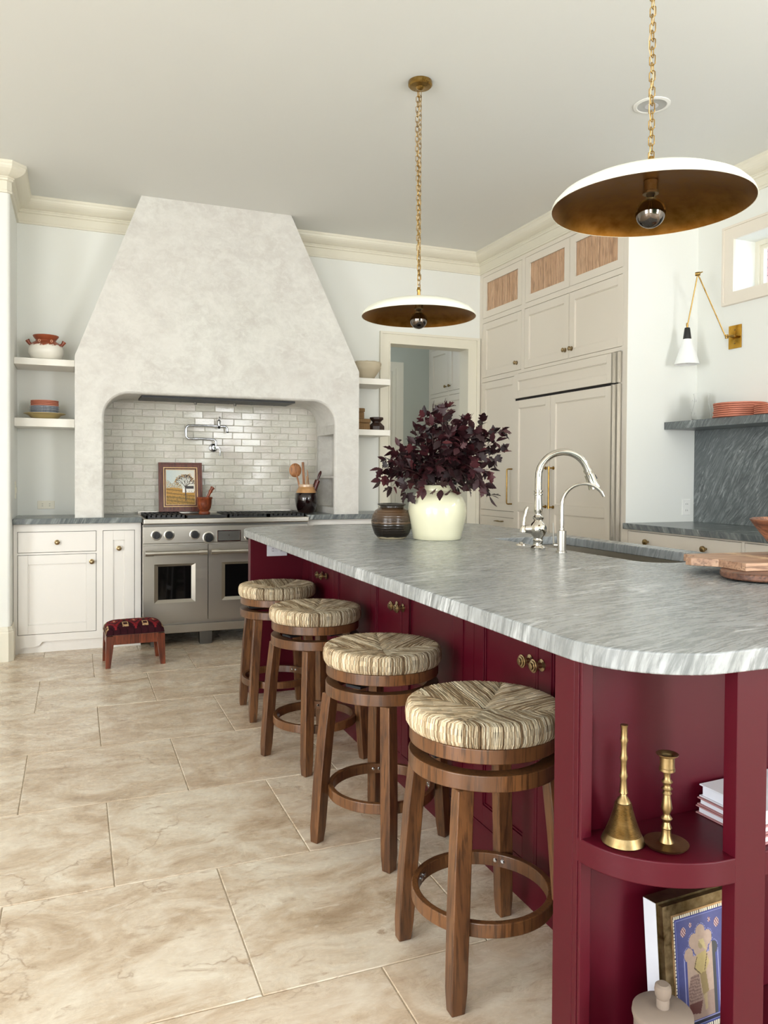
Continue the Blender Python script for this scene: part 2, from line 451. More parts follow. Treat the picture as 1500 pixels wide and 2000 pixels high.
# left wall: broad face towards the room, bullnose corner and return into the niche
bm = new()
prof = [(XL, YN)] + [(XN-.025+.025*math.sin(a), YN+.025-.025*math.cos(a)) for a in [PI/2*i/6 for i in range(7)]] + [(XN, YB+.14), (XN-.16, YB+.14), (XN-.16, YN+.16), (XL, YN+.16)]
A = [bm.verts.new((x, y, 0)) for x, y in prof]; B = [bm.verts.new((x, y, HC)) for x, y in prof]
bm.faces.new(A); bm.faces.new(B)
for i in range(len(A)): bm.faces.new((A[i], A[(i+1) % len(A)], B[(i+1) % len(A)], B[i]))
struct('wall_left', bm, M['wall'], smooth=True)
bm = new(); plate(bm, FXp(XL), YF, YN, 0, HC, [(-1.4, .8, .3, 2.6)], -.2, 0); struct('wall_far_left', bm, M['wall'])
bm = new(); plate(bm, lambda u, w, z: (u, YF+w, z), XL, XR, 0, HC, [(-3.55, -1.65, .35, 2.65), (-.75, 1.75, .05, 2.5), (2.3, 3.4, .45, 2.55)], -.2, 0); struct('wall_front', bm, M['wall'])
# window joinery of the openings the camera does not face
def joinery(name, F, u0, u1, z0, z1, nu, nz):
    bm = new(); e = .05
    plate(bm, F, u0, u1, z0, z1, [(u0+e, u1-e, z0+e, z1-e)], -.12, -.07)
    for i in range(1, nu): x = u0+(u1-u0)*i/nu; box(bm, x-.012, x+.012, -.11, -.085, z0+e, z1-e, F)
    for j in range(1, nz): z = z0+(z1-z0)*j/nz; box(bm, u0+e, u1-e, -.11, -.085, z-.012, z+.012, F)
    struct(name, bm, M['trim'])
FF = lambda u, w, z: (u, YF+w, z)
joinery('window_2', FF, -3.55, -1.65, .35, 2.65, 4, 4); joinery('window_3', FF, 2.3, 3.4, .45, 2.55, 3, 4)
joinery('door_1', FF, -.75, 1.75, .05, 2.5, 3, 4)
joinery('window_4', FXp(XL), -1.4, .8, .3, 2.6, 4, 4)
# garden behind the house: lawn and hedge, seen only in reflections
green = paint('hedge_leaves', (70, 92, 50), .8, .5, 8, 40)
bm = new(); box(bm, -12, 12, -14, YF-.2, -.3, -.2); struct('lawn', bm, paint('lawn_grass', (96, 112, 66), .9, .4, 30, 20))
bm = new()
bmesh.ops.create_grid(bm, x_segments=60, y_segments=12, size=1)
for v in bm.verts: v.co = Vector((v.co.x*9, -8.5+random.uniform(-.25, .25), 1.3+v.co.y*1.6+random.uniform(-.1, .1)))
struct('garden_hedge', bm, green, smooth=True)

# right wall and side wall next to the refrigerator
bm = new(); plate(bm, FX(XR), YF, YS+.3, 0, HC, [(2.55, 3.83, 2.419, 2.76), (.2, 1.6, 2.419, 2.76)], -.24, 0); struct('wall_right', bm, M['wall'])
bm = new(); box(bm, XF+.002, XR, YS, YS+.06, 0, HC); struct('wall_side', bm, M['wall'])
# window high in the right wall
bm = new(); F = FX(XR)
plate(bm, F, 2.46, 3.92, 2.339, 2.85, [(2.55, 3.83, 2.419, 2.76)], 0, .018)
plate(bm, F, 2.461, 3.919, 2.340, 2.849, [(2.475, 3.905, 2.354, 2.835)], .0182, .026)
w1 = struct('window_1', bm, M['greige'])
bm = new(); plate(bm, F, 2.55, 3.83, 2.419, 2.76, [(2.58, 3.80, 2.449, 2.73)], -.22, -.17)
plate(bm, F, 2.58, 3.80, 2.449, 2.73, [(2.605, 3.775, 2.474, 2.705)], -.215, -.185); ob('sash', bm, M['trim'], w1)
gl = thin_glass('window_glass')
bm = new(); box(bm, 2.605, 3.775, -.2, -.196, 2.474, 2.705, F); ob('pane', bm, gl, w1)
# neighbouring brick wall seen through it
bm = new(); box(bm, 6.0, 6.1, 4.0, 7.0, 0, 4.8); nb = struct('wall_outside', bm, paint('mortar', (206, 196, 188), .9))
bk = [paint('brick', (206, 150, 136), .9, .2, 90, 12), paint('brick_dark', (178, 128, 122), .9, .2, 90, 12)]
bms = [new(), new()]
for r in range(34):
    for k in range(8):
        y = 4.6+k*.215+(r % 2)*.107; z = 2.2+r*.075
        box(bms[random.random() < .3], 5.985, 6.0, y, y+.203, z, z+.064)
for b_, m_ in zip(bms, bk): ob('bricks', b_, m_, nb, kind='stuff')

# ---- mouldings
def sweep(name, path, prof, mat, closed=False):
    """profile (d,z) swept along a plan path; d is measured to the left of the walking direction"""
    bm = new(); P = [Vector(p) for p in path]; m = len(P); rows = []
    for i, p in enumerate(P):
        ds = []
        if i > 0: ds.append((p-P[i-1]).normalized())
        if i < m-1: ds.append((P[i+1]-p).normalized())
        nrm = [Vector((-d.y, d.x)) for d in ds]
        if len(nrm) == 1: b = nrm[0]
        else:
            b = (nrm[0]+nrm[1]).normalized(); b = b/max(.2, b.dot(nrm[0]))
        rows.append([bm.verts.new((p.x+b.x*d, p.y+b.y*d, z)) for d, z in prof])
    for A, B in zip(rows, rows[1:]):
        for k in range(len(prof)-1): bm.faces.new((A[k], A[k+1], B[k+1], B[k]))
    bm.faces.new(rows[0]); bm.faces.new(rows[-1])
    return struct(name, bm, mat)
crown = [(0, 3.012), (.013, 3.012), (.013, 3.026), (.009, 3.031), (.009, 3.086), (.019, 3.090), (.019, 3.102), (.026, 3.106), (.026, 3.112)]
crown += [(.026+.07*math.sin(a)**1.5, 3.112+.058*(1-math.cos(a))) for a in [PI/2*i/7 for i in range(1, 8)]]
crown += [(.100, 3.174), (.100, HC), (0, HC)]
cf = .02
sweep('trim_1', [(.45, YB), (XN, YB), (XN, YN+cf), (XN-cf, YN), (XL, YN)], crown, M['trim'])
sweep('trim_2', [(XR, YF), (XR, YS), (XF, YS), (XF, YB), (1.52, YB)], crown, M['trim'])
base = [(0, 0), (.016, 0), (.016, .185), (.012, .192), (.012, .2), (.007, .212), (.006, .225), (0, .225)]
sweep('baseboard_left', [(XN, 5.70), (XN, YN+cf), (XN-cf, YN), (XL, YN)], base, M['trim'])
# door casing
bm = new(); F = FY(YB)
plate(bm, F, 2.412, 3.372, 0, 2.445, [(2.505, 3.255, -.01, 2.345)], 0, .018)
plate(bm, F, 2.412, 3.372, 0, 2.445, [(2.430, 3.340, -.01, 2.425)], .0182, .03)
plate(bm, F, 2.495, 3.268, 0, 2.356, [(2.506, 3.254, -.01, 2.344)], -.142, .024)
struct('trim_3', bm, M['trim'])

# ---- pantry beyond the doorway
YP, XP = 7.7, 3.6
bm = new(); box(bm, 2.0, 4.2, YP, YP+.1, 0, 2.9); box(bm, 2.0, 2.1, YB+.14, YP, 0, 2.9); box(bm, XP+.3, XP+.4, YB+.14, YP, 0, 2.9)
struct('wall_pantry', bm, paint('pantry_wall_paint', (182, 186, 176), .7))
bm = new(); F = FY(YP); plate(bm, F, 2.2, 3.29, 0, 2.43, [(2.3, 3.16, -.01, 2.33)], 0, .02); box(bm, 3.20, 3.22, 0, .03, 0, 2.36, F)
plate(bm, F, 2.3, 3.18, 0, 2.34, [(2.32, 3.14, -.01, 2.31)], 0, .012)
struct('trim_4', bm, M['trim'])
bm = new(); F = FY(YP); shaker(bm, F, 2.325, 3.135, 0.01, 2.3, .001, .03, .1, .012, [(1.0, 1.12)]); struct('door_2', bm, M['trim'])
pc = T('pantry_cabinet', 'dim greige cabinet with two upper doors beyond the doorway', 'cabinet', (XP, 7.3, 0))
F = FX(XP)
bm = new(); holes = [(6.66, 7.215, 2.09, 2.56), (7.235, 7.66, 2.09, 2.56), (6.66, 7.215, 1.2, 2.05), (7.235, 7.66, 1.2, 2.05)]
plate(bm, F, YB+.145, YP-.002, 0, 2.9, holes, -.02, 0); pc.p('face_frame', bm, M['greige'], world=True)
bm = new(); box(bm, YB+.146, YP-.003, -.29, -.021, 0, 2.9, F); pc.p('carcass', bm, M['dark'], world=True)
for i, h in enumerate(holes):
    bm = new(); shaker(bm, F, h[0]+.003, h[1]-.003, h[2]+.003, h[3]-.003, -.02, 0, .06); d = pc.p('door', bm, M['greige'], world=True)
    if i < 2:
        bm = new(); y = 7.18 if i == 0 else 7.27; lathe(bm, [(0, 0), (.006, 0), (.006, -.012), (.015, -.018), (.014, -.028), (0, -.032)], 16, (XP, y, 2.145), 'X'); pc.p('knob', bm, M['brassd'], world=True, parent=d, smooth=True)

# ------------------------------------------------------------------ backsplash tiles (each one a child of the wall)
TP, TH = .1515, .0525
def tmesh(w):
    bm = new(); hw, hh = (w-.0022)/2, (TH-.0022)/2; e = .003; d = .008
    a = [bm.verts.new((x, -d, z)) for x, z in ((-hw+e, -hh+e), (hw-e, -hh+e), (hw-e, hh-e), (-hw+e, hh-e))]
    b = [bm.verts.new((x, -d+.002, z)) for x, z in ((-hw, -hh), (hw, -hh), (hw, hh), (-hw, hh))]
    c = [bm.verts.new((x, 0, z)) for x, z in ((-hw, -hh), (hw, -hh), (hw, hh), (-hw, hh))]
    bm.faces.new(a)
    for P, Q in ((a, b), (b, c)):
        for i in range(4): bm.faces.new((P[i], Q[i], Q[(i+1) % 4], P[(i+1) % 4]))
    bmesh.ops.recalc_face_normals(bm, faces=bm.faces)
    me = bpy.data.meshes.new('tile'); bm.to_mesh(me); bm.free(); me.materials.append(M['tile']); return me
cache = {}
HX0, HX1 = .188, 1.860
bm = new(); box(bm, HX0, HX1, YB-.004, YB-.0005, .914, 1.80); ob('tile_grout', bm, M['tgrout'], wall_back)
for r in range(16):
    z = .914+.006+TH*(r+.5)
    if z+TH/2 > 1.79: break
    off = .488 + (TP/2 if r % 2 else 0) + random.uniform(-.012, .012)
    for k in range(-4, 12):
        a, b = max(HX0, off+k*TP), min(HX1, off+(k+1)*TP)
        if b-a < .02: continue
        w = round(b-a, 3); cache.setdefault(w, tmesh(w))
        o = bpy.data.objects.new('tile', cache[w]); C.objects.link(o); o.parent = wall_back
        o.location = ((a+b)/2, YB-.002+random.uniform(-.001, .0015), z+random.uniform(-.0007, .0007))
        o.rotation_euler = (random.uniform(-.014, .014), random.uniform(-.006, .006), random.uniform(-.010, .010))
joinery('fill_window', FX(XR), .2, 1.6, 2.419, 2.76, 3, 1)  # invented out-of-view window, added to hold the right-side fill lamp
# ------------------------------------------------------------------ plaster range hood
HY, HXL, HXR, ZK, ZA, RA = 5.68, 0.0, 2.057, 2.02, 1.778, .17
hood = T('range_hood', 'tall tapering cream plaster range hood with arched alcove over the range', 'range hood', (1.03, 5.9, .914))
def archprof(o):
    """half of the tunnel outline, offset outwards by o"""
    x0, x1, z1, r = HX0-o, HX1+o, ZA+o, RA+o
    P = [(x0, .9145), (x0, z1-r)] + [(x0+r-r*math.cos(a), z1-r+r*math.sin(a)) for a in [PI/2*i/10 for i in range(1, 11)]]
    P += [(x1-r+r*math.sin(a), z1-r+r*math.cos(a)) for a in [PI/2*i/10 for i in range(11)]] + [(x1, .9145)]
    return P
bm = new()
steps = [(HY, .016), (HY+.005, .006), (HY+.016, .0), (YB-.001, 0)]
rows = [[bm.verts.new((x, y, z)) for x, z in archprof(o)] for y, o in steps]
for k, (A, B) in enumerate(zip(rows, rows[1:])):
    for i in range(len(A)-1):
        if k == 2 and i == len(A)-2: continue      # right pier gets its recess below
        bm.faces.new((A[i], A[i+1], B[i+1], B[i])).smooth = True
# right pier inside face with recess
F = lambda u, w, z: (HX1-w, u, z)
plate(bm, F, HY+.016, YB-.001, .9145, ZA-RA, [(5.715, 6.12, .965, 1.535)], 0, -.001)
for p, q in (((5.715, .965), (6.12, .965)), ((6.12, .965), (6.12, 1.535)), ((6.12, 1.535), (5.715, 1.535)), ((5.715, 1.535), (5.715, .965))):
    quad(bm, (HX1, p[0], p[1]), (HX1, q[0], q[1]), (HX1+.12, q[0], q[1]), (HX1+.12, p[0], p[1]))
quad(bm, (HX1+.12, 5.715, .965), (HX1+.12, 6.12, .965), (HX1+.12, 6.12, 1.535), (HX1+.12, 5.715, 1.535))
# front face
ar = archprof(.016); n = len(ar)
outer = [(HXL, .9145), (HXL, ZK), (HXR, ZK), (HXR, .9145)]
def fq(*p): bm.faces.new([bm.verts.new((x, HY, z)) for x, z in p])
fq((HXL, .9145), (ar[0][0], .9145), ar[1], (HXL, ar[1][1]))
fq((HXR, .9145), (ar[-1][0], .9145), ar[-2], (HXR, ar[-2][1]))
h = (n-2)//2
for i in range(1, h): fq(ar[i], ar[i+1], (HXL if ar[i+1][0] < HX0+RA else ar[i+1][0], ar[i+1][1]), (HXL, ar[i][1])) if False else None
L_ = ar[1:12]; R_ = ar[12:-1]
for a, b in zip(L_, L_[1:]): fq(a, b, (HXL, b[1]), (HXL, a[1]))
for a, b in zip(R_, R_[1:]): fq(a, b, (HXR, b[1]), (HXR, a[1]))
fq((HXL, L_[-1][1]), (HXR, L_[-1][1]), (HXR, ZK), (HXL, ZK))
# sides
quad(bm, (HXL, HY, .9145), (HXL, YB, .9145), (HXL, YB, ZK), (HXL, HY, ZK)); quad(bm, (HXR, HY, .9145), (HXR, YB, .9145), (HXR, YB, ZK), (HXR, HY, ZK))
TX0, TX1, TY = .440, 1.532, 5.765
K = 8
def lerp(a, b, t): return a+(b-a)*t
def ring(t): return [(lerp(HXL, TX0, t), YB, lerp(ZK, HC, t)), (lerp(HXL, TX0, t), lerp(HY, TY, t), lerp(ZK, HC, t)), (lerp(HXR, TX1, t), lerp(HY, TY, t), lerp(ZK, HC, t)), (lerp(HXR, TX1, t), YB, lerp(ZK, HC, t))]
a, b = ring(0), ring(1)
for i in range(3): quad(bm, a[i], a[i+1], b[i+1], b[i])
hood.p('body', bm, M['plaster'], world=True)
bm = new()   # shelf in the pier recess
box(bm, HX1+.004, HX1+.119, 5.716, 6.119, 1.19, 1.21); hood.p('recess_shelf', bm, M['plaster'], world=True, bev=.006)
bm = new(); box(bm, .44, 1.56, HY+.06, 6.03, ZA-.016, ZA-.001); hl = hood.p('liner', bm, M['iron'], world=True)
for k in range(6):
    bm = new(); cyl(bm, (.56+k*.18, 6.0, ZA-.020), (.56+k*.18, 6.0, ZA-.0165), .006, n=10); hood.p('bolt', bm, M['chrome'], world=True, parent=hl)
for k in range(2):
    bm = new(); cyl(bm, (.85+k*.3, 5.99, ZA-.034), (.85+k*.3, 5.99, ZA-.015), .009, .014, n=10); hood.p('nozzle', bm, M['steeld'], world=True, parent=hl)

# ------------------------------------------------------------------ counters and shelves on the range wall
def slab(name, poly, z0, z1, mat, label, cat, bev=.003, holes=(), group=None):
    bm = new(); edges = []
    for P in [poly] + list(holes):
        V = [bm.verts.new((x, y, z1)) for x, y in P]
        edges += [bm.edges.new((V[i], V[(i+1) % len(V)])) for i in range(len(V))]
    bmesh.ops.triangle_fill(bm, use_beauty=True, use_dissolve=False, edges=edges)
    bmesh.ops.dissolve_limit(bm, angle_limit=.01, verts=bm.verts, edges=bm.edges)
    r = bmesh.ops.extrude_face_region(bm, geom=list(bm.faces))
    bmesh.ops.translate(bm, verts=[v for v in r['geom'] if isinstance(v, bmesh.types.BMVert)], vec=(0, 0, z0-z1))
    o = ob(name, bm, mat, bev=bev, seg=2); return tag(o, label, cat, group)
CT = .914
slab('worktop', [(XN+.002, 5.655), (.437, 5.655), (.437, YB-.014), (XN+.002, YB-.014)], .876, CT, M['stonec'], 'dark veined marble worktop left of the range', 'worktop')
slab('worktop', [(1.636, 5.655), (2.385, 5.655), (2.385, YB-.014), (1.636, YB-.014)], .876, CT, M['stonec'], 'dark veined marble worktop right of the range, behind the island', 'worktop')
def shelf(x0, x1, z0, z1, label):
    bm = new(); box(bm, x0, x1, 5.83, YB-.001, z0, z1); tag(ob('wall_shelf', bm, M['shelfp'], bev=.003), label, 'shelf', 'painted shelves beside the hood')
shelf(XN+.001, HXL-.001, 1.962, 2.008, 'cream wall shelf holding the two-tone clay pot')
shelf(XN+.001, HXL-.001, 1.538, 1.597, 'cream wall shelf holding the stacked plates')
shelf(HXR+.001, 2.384, 1.948, 1.998, 'short cream shelf holding the rough papery bowl')
shelf(HXR+.001, 2.384, 1.538, 1.585, 'short cream shelf holding the woven boxes')

def knob(t, F_, u, z, par, r=.0165, mat='brassd', ring=True):
    """round knob on a backplate; F_ is 'Y' (faces -Y) or 'X' (faces -X)"""
    bm = new()
    pr = ([(0, 0), (r*1.05, 0), (r*1.05, -.003), (r*.5, -.005)] if ring else [(0, 0), (r*.5, 0)]) + [(r*.38, -.008), (r*.38, -.016), (r*.8, -.018), (r, -.022), (r, -.026), (r*.78, -.028), (r*.7, -.027), (r*.6, -.031), (r*.3, -.034), (0, -.034)]
    lathe(bm, pr, 20, (u, F_[1], z) if F_[0] == 'Y' else (F_[1], u, z), F_[0])
    return t.p('knob', bm, M['knobm'], world=True, parent=par, smooth=True)

def cabinet(name, label, F, axis, plane, U0, U1, Z0, Z1, fronts, mat, depth, loc, holesx=()):
    """face frame with inset fronts; fronts: (kind,u0,u1,z0,z1,knobs)"""
    t = T(name, label, 'cabinet', loc)
    bm = new(); plate(bm, F, U0, U1, Z0, Z1, [f[1:5] for f in fronts], -.02, 0); t.p('face_frame', bm, mat, world=True)
    bm = new(); box(bm, U0+.001, U1-.001, -depth, -.0215, Z0+.001, Z1-.001, F); t.p('carcass', bm, M['dark'], world=True)
    g = .003
    for f in fronts:
        k, a, b, c, d = f[:5]; bm = new()
        if k == 'drawer': box(bm, a+g, b-g, -.02, 0, c+g, d-g, F)
        elif k == 'narrow': shaker(bm, F, a+g, b-g, c+g, d-g, -.02, 0, .066)
        elif k == 'reed': plate(bm, F, a+g, b-g, c+g, d-g, [(a+.066, b-.066, c+.06, d-.06)], -.02, 0)
        else: shaker(bm, F, a+g, b-g, c+g, d-g, -.02, 0, .062)
        o = t.p('drawer_front' if k == 'drawer' else 'door', bm, mat, world=True, bev=.0012, seg=1)
        if k == 'reed':
            # vertical oak reeds, each one its own strip
            u = a+.066
            while u < b-.067:
                w = min(random.choice((.017, .019, .022)), b-.066-u); bm = new()
                box(bm, u+.0007, u+w-.0007, -.018, -.008+random.uniform(-.0015, .0015), c+.06, d-.06, F)
                t.p('reed', bm, M['reed'], world=True, parent=o, bev=.003, seg=1); u += w
        for (u, z) in f[5] if len(f) > 5 else (): knob(t, (axis, plane), u, z, o)
    return t
# left base cabinet
F = FY(5.71)
lb = cabinet('base_cabinet', 'white base cabinet with drawer, door and narrow pull-out left of the range', F, 'Y', 5.71, XN+.003, .434, .10, .875,
    [('drawer', -.358, .139, .68, .823, [(-.112, .749)]), ('door', -.358, .139, .126, .667, [(.108, .61)]), ('narrow', .18, .393, .126, .823, [(.286, .697)])],
    M['whitecab'], .40, (0, 5.8, 0))
bm = new()
P = [(XN+.003, .1), (XN+.003, 0), (-.357, 0), (-.352, .02), (-.34, .034), (-.32, .041), (-.25, .043), (-.225, .05), (-.213, .062), (-.207, .073), (-.19, .076), (.434, .076), (.434, .1)]
prism(bm, P, -.02, 0, F); lb.p('bracket_base', bm, M['whitecab'], world=True)
bm = new(); box(bm, XN+.003, .434, -.06, -.022, 0, .1, F); lb.p('toe_kick', bm, M['whitecab'], world=True)
rb = cabinet('base_cabinet', 'white base cabinet right of the range, mostly hidden by the island', F, 'Y', 5.71, 1.638, 2.38, .0, .875,
    [('drawer', 1.70, 2.34, .68, .833), ('door', 1.70, 2.34, .126, .667)], M['whitecab'], .40, (2.0, 5.8, 0))

# ------------------------------------------------------------------ range
RX0, RX1, RY = .441, 1.632, 5.62
rg = T('range_cooker', 'wide stainless steel range with double ovens and black knobs', 'range', (1.03, 5.85, 0))
bm = new(); box(bm, RX0, RX1, RY+.03, YB-.02, .115, .86); rg.p('body', bm, M['steel'], world=True)
bm = new(); box(bm, RX0, RX1, RY-.035, YB-.02, .866, .905); rg.p('cooktop', bm, M['steel'], world=True, bev=.008, seg=3)
bm = new(); box(bm, RX0+.003, RX1-.003, RY, RY+.03, .848, .866); rg.p('shadow_gap', bm, M['steeld'], world=True)
bm = new(); prism(bm, [(0, .729), (.0, .848), (.0, .848)], 0, 0, lambda u, w, z: (0, 0, 0)) if False else None
bm.free(); bm = new(); box(bm, RX0, RX1, RY-.002, RY+.03, .729, .848); cp = rg.p('control_panel', bm, M['steel'], world=True, bev=.003)
for x, z, r in ((.530, .788, .03), (.617, .788, .03), (.794, .788, .03), (.892, .764, .036), (1.19, .770, .036), (1.30, .788, .03), (1.46, .788, .03), (1.55, .788, .03)):
    bm = new(); lathe(bm, [(0, 0), (r+.007, 0), (r+.007, -.004), (r+.001, -.006)], 28, (x, RY-.003, z), 'Y'); k = rg.p('bezel', bm, M['steel'], world=True, smooth=True, parent=cp)
    bm = new(); lathe(bm, [(r*.9, -.004), (r*.88, -.02), (r*.8, -.03), (0, -.031)], 28, (x, RY-.003, z), 'Y'); box(bm, x-.006, x+.006, RY-.042, RY-.03, z-r*.8, z+r*.8)
    rg.p('knob', bm, M['black'], world=True, smooth=True, parent=cp)
bm = new(); plate(bm, FY(RY-.002), .953, 1.122, .734, .814, [(.959, 1.116, .740, .808)], 0, .006); rg.p('display_frame', bm, M['nickel'], world=True, parent=cp)
bm = new(); box(bm, .959, 1.116, RY-.004, RY-.002, .740, .808); rg.p('display', bm, M['steeld'], world=True, parent=cp)
bm = new(); box(bm, 1.036, 1.040, RY-.006, RY-.004, .775, .781); rg.p('badge', bm, M['nickel'], world=True, parent=cp)
# oven doors with bevelled window surrounds
def oven(x0, x1, gx0, gx1):
    z0, z1, a, b = .175, .715, .33, .565
    bm = new(); F = FY(RY+.028)
    plate(bm, F, x0, x1, z0, z1, [(gx0-.027, gx1+.027, a-.022, b+.018)], 0, .035)
    o = (gx0-.027, gx1+.027, a-.022, b+.018); i = (gx0, gx1, a, b)
    for p, q, r, s in (((o[0], o[2]), (o[1], o[2]), (i[1], i[2]), (i[0], i[2])), ((o[1], o[2]), (o[1], o[3]), (i[1], i[3]), (i[1], i[2])), ((o[1], o[3]), (o[0], o[3]), (i[0], i[3]), (i[1], i[3])), ((o[0], o[3]), (o[0], o[2]), (i[0], i[2]), (i[0], i[3]))):
        quad(bm, F(p[0], .035, p[1]), F(q[0], .035, q[1]), F(r[0], .018, r[1]), F(s[0], .018, s[1]))
    d = rg.p('oven_door', bm, M['steel'], world=True)
    bm = new(); box(bm, gx0, gx1, .012, .017, a, b, F); rg.p('oven_window', bm, M['blackgl'], world=True, parent=d)
    bm = new(); y, z = RY-.075, .668
    cyl(bm, (x0+.018, y, z), (x1-.012, y, z), .0145, n=20)
    for x in (x0+.035, x1-.04):
        cyl(bm, (x-.028, y, z), (x+.028, y, z), .019, n=20); cyl(bm, (x, y, z), (x, RY, z), .011, n=12)
    rg.p('handle', bm, M['steel'], world=True, parent=d, smooth=True)
oven(RX0+.002, .884, .543, .772); oven(.891, RX1-.002, 1.012, 1.50)
bm = new(); box(bm, RX0, RX1, RY-.01, RY+.1, .092, .150); rg.p('kick_panel', bm, M['steel'], world=True, bev=.003)
for x in (.535, .874, 1.2, 1.53):
    bm = new(); v = box(bm, x-.045, x+.045, RY+.0, RY+.06, 0.001, .095)
    for q in v:
        if q.co.z < .01: q.co.x = x+(q.co.x-x)*.93
    rg.p('leg', bm, M['steeld'], world=True)
# grates and griddle
for i, (x0, x1) in enumerate(((RX0+.02, .735), (1.03, 1.325), (1.33, RX1-.02))):
    bm = new(); y0, y1 = RY+.0, YB-.08; zt = .928
    for y in (y0, (y0+y1)/2, y1-.012): box(bm, x0, x1, y, y+.012, zt-.03, zt)
    for x in (x0, x1-.012): box(bm, x, x+.012, y0, y1, zt-.03, zt)
    for k in range(1, 8): x = x0+(x1-x0)*k/8; box(bm, x-.005, x+.005, y0, y1, zt-.014, zt)
    g = rg.p('grate', bm, M['iron'], world=True)
    for q in (.27, .73):
        bm = new(); lathe(bm, [(0, .024), (.03, .022), (.045, .012), (.05, 0)], 20, ((x0+x1)/2, y0+(y1-y0)*q, .8945)); rg.p('burner', bm, M['iron'], world=True, parent=g, smooth=True)
bm = new(); box(bm, .742, 1.022, RY+.0, YB-.08, .9, .918); rg.p('griddle', bm, M['steeld'], world=True, bev=.004)
bm = new(); box(bm, .742, 1.022, RY-.004, RY+.02, .894, .926); rg.p('griddle_edge', bm, M['iron'], world=True)
bm = new(); box(bm, RX0, RX1, YB-.07, YB-.02, .9, .935); rg.p('backguard', bm, M['steel'], world=True)

# outlets
def outlet(name, F, u, z, w, h, label, mat, cat='outlet', horiz=False):
    t = T(name, label, cat, F(u, 0, z))
    bm = new(); box(bm, u-w/2, u+w/2, 0, .006, z-h/2, z+h/2, F); t.p('plate', bm, mat, world=True, bev=.002)
    for s in (-1, 1):
        c = (u+s*w*.21, z) if horiz else (u, z+s*h*.2)
        bm = new(); r = min(w, h)*.24; prism(bm, [(c[0]+r*math.cos(a), c[1]+r*math.sin(a)) for a in [2*PI*i/16 for i in range(16)]], .006, .008, F); s_ = t.p('socket', bm, mat, world=True)
        bm = new()
        for q in (-1, 1):
            if horiz: box(bm, c[0]-.005, c[0]+.005, .008, .0085, c[1]+q*.007-.0012, c[1]+q*.007+.0012, F)
            else: box(bm, c[0]+q*.007-.0012, c[0]+q*.007+.0012, .008, .0085, c[1]-.005, c[1]+.005, F)
        t.p('slot', bm, M['dark'], world=True, parent=s_)
outlet('outlet', FY(YB), -.195, .987, .115, .06, 'ivory horizontal outlet in the niche left of the hood', M['plastic'], horiz=True)
outlet('outlet', FY(YS), 3.888, 1.013, .07, .108, 'vertical outlet on the white side wall by the marble splash', M['white'])
t = T('light_switch', 'slim switch plate on the narrow return wall left of the niche', 'switch', (XN, 5.93, 1.1))
bm = new(); box(bm, 5.90, 5.97, 0, .006, 1.04, 1.16, FXp(XN)); t.p('plate', bm, M['plastic'], world=True, bev=.002)
bm = new(); box(bm, 5.925, 5.945, .006, .011, 1.08, 1.12, FXp(XN)); t.p('rocker', bm, M['plastic'], world=True)

# ------------------------------------------------------------------ tall cabinetry and refrigerator on the right
F = FX(XF)
tc = cabinet('tall_cabinet', 'greige wall of cabinets up to the crown with oak reed panels at top', F, 'X', XF, YS+.001, YB-.001, 0, 3.012,
    [('reed', 5.456, 6.106, 2.612, 2.981), ('reed', 4.804, 5.406, 2.612, 2.981), ('reed', 4.194, 4.800, 2.612, 2.981),
     ('door', 5.458, 6.104, 2.086, 2.570, [(5.527, 2.15)]), ('door', 4.808, 5.414, 2.086, 2.570, [(4.85, 2.155)]), ('door', 4.192, 4.804, 2.086, 2.570, [(4.77, 2.155)]),
     ('door', 5.528, 6.110, .918, 2.046), ('drawer', 5.528, 6.112, .60, .867), ('drawer', 5.528, 6.112, .12, .56), ('drawer', 4.192, 5.5, .1, 2.06)], M['greige'], .56, (XF+.3, 5.1, 0))
def pull(t, x, y, z0, z1, par=None, r=.006):
    bm = new(); tube(bm, [(x+.05, y, z1), (x+.012, y, z1), (x+.003, y, z1-.003), (x, y, z1-.012), (x, y, z0+.012), (x+.003, y, z0+.003), (x+.012, y, z0), (x+.05, y, z0)], r, 12)
    return t.p('handle', bm, M['brass'], world=True, parent=par, smooth=True)
pull(tc, XF-.05, 5.585, .985, 1.275)
bm = new(); tube(bm, [(XF-.03, 5.70, .83), (XF-.035, 5.74, .833), (XF-.035, 5.79, .833), (XF-.03, 5.83, .83)], [.003, .006, .005, .003], 10)
for y in (5.72, 5.81): cyl(bm, (XF-.03, y, .832), (XF, y, .832), .005, n=10)
tc.p('handle', bm, M['brassd'], world=True, smooth=True)
fr = T('refrigerator', 'built-in refrigerator behind greige shaker panels with brass handles', 'refrigerator', (XF-.01, 4.86, 0))
bm = new(); shaker(bm, F, 4.275, 5.527, 1.852, 2.052, .001, .024, .06); fr.p('top_panel', bm, M['greige'], world=True, bev=.0012, seg=1)
bm = new(); box(bm, 4.24, 5.52, .001, .012, 1.834, 1.852, F); fr.p('vent_gap', bm, M['dark'], world=True)
for a, b, h in ((5.0, 5.512, 5.045), (4.278, 4.994, 4.945)):
    bm = new(); shaker(bm, F, a, b, .14, 1.832, .001, .026, .063, .01, [(.934, 1.003)]); d = fr.p('door', bm, M['greige'], world=True, bev=.0012, seg=1)
    bm = new(); x = XF-.07
    cyl(bm, (x, h, .975), (x, h, 1.29), .0065, n=14)
    for z in (.985, 1.28): cyl(bm, (x, h, z), (XF-.026, h, z), .006, n=12); cyl(bm, (XF-.031, h, z), (XF-.026, h, z), .013, n=16); cyl(bm, (x, h-.001, z-.012), (x, h, z+.012), .009, n=12)
    fr.p('handle', bm, M['brass'], world=True, parent=d, smooth=True)
bm = new()
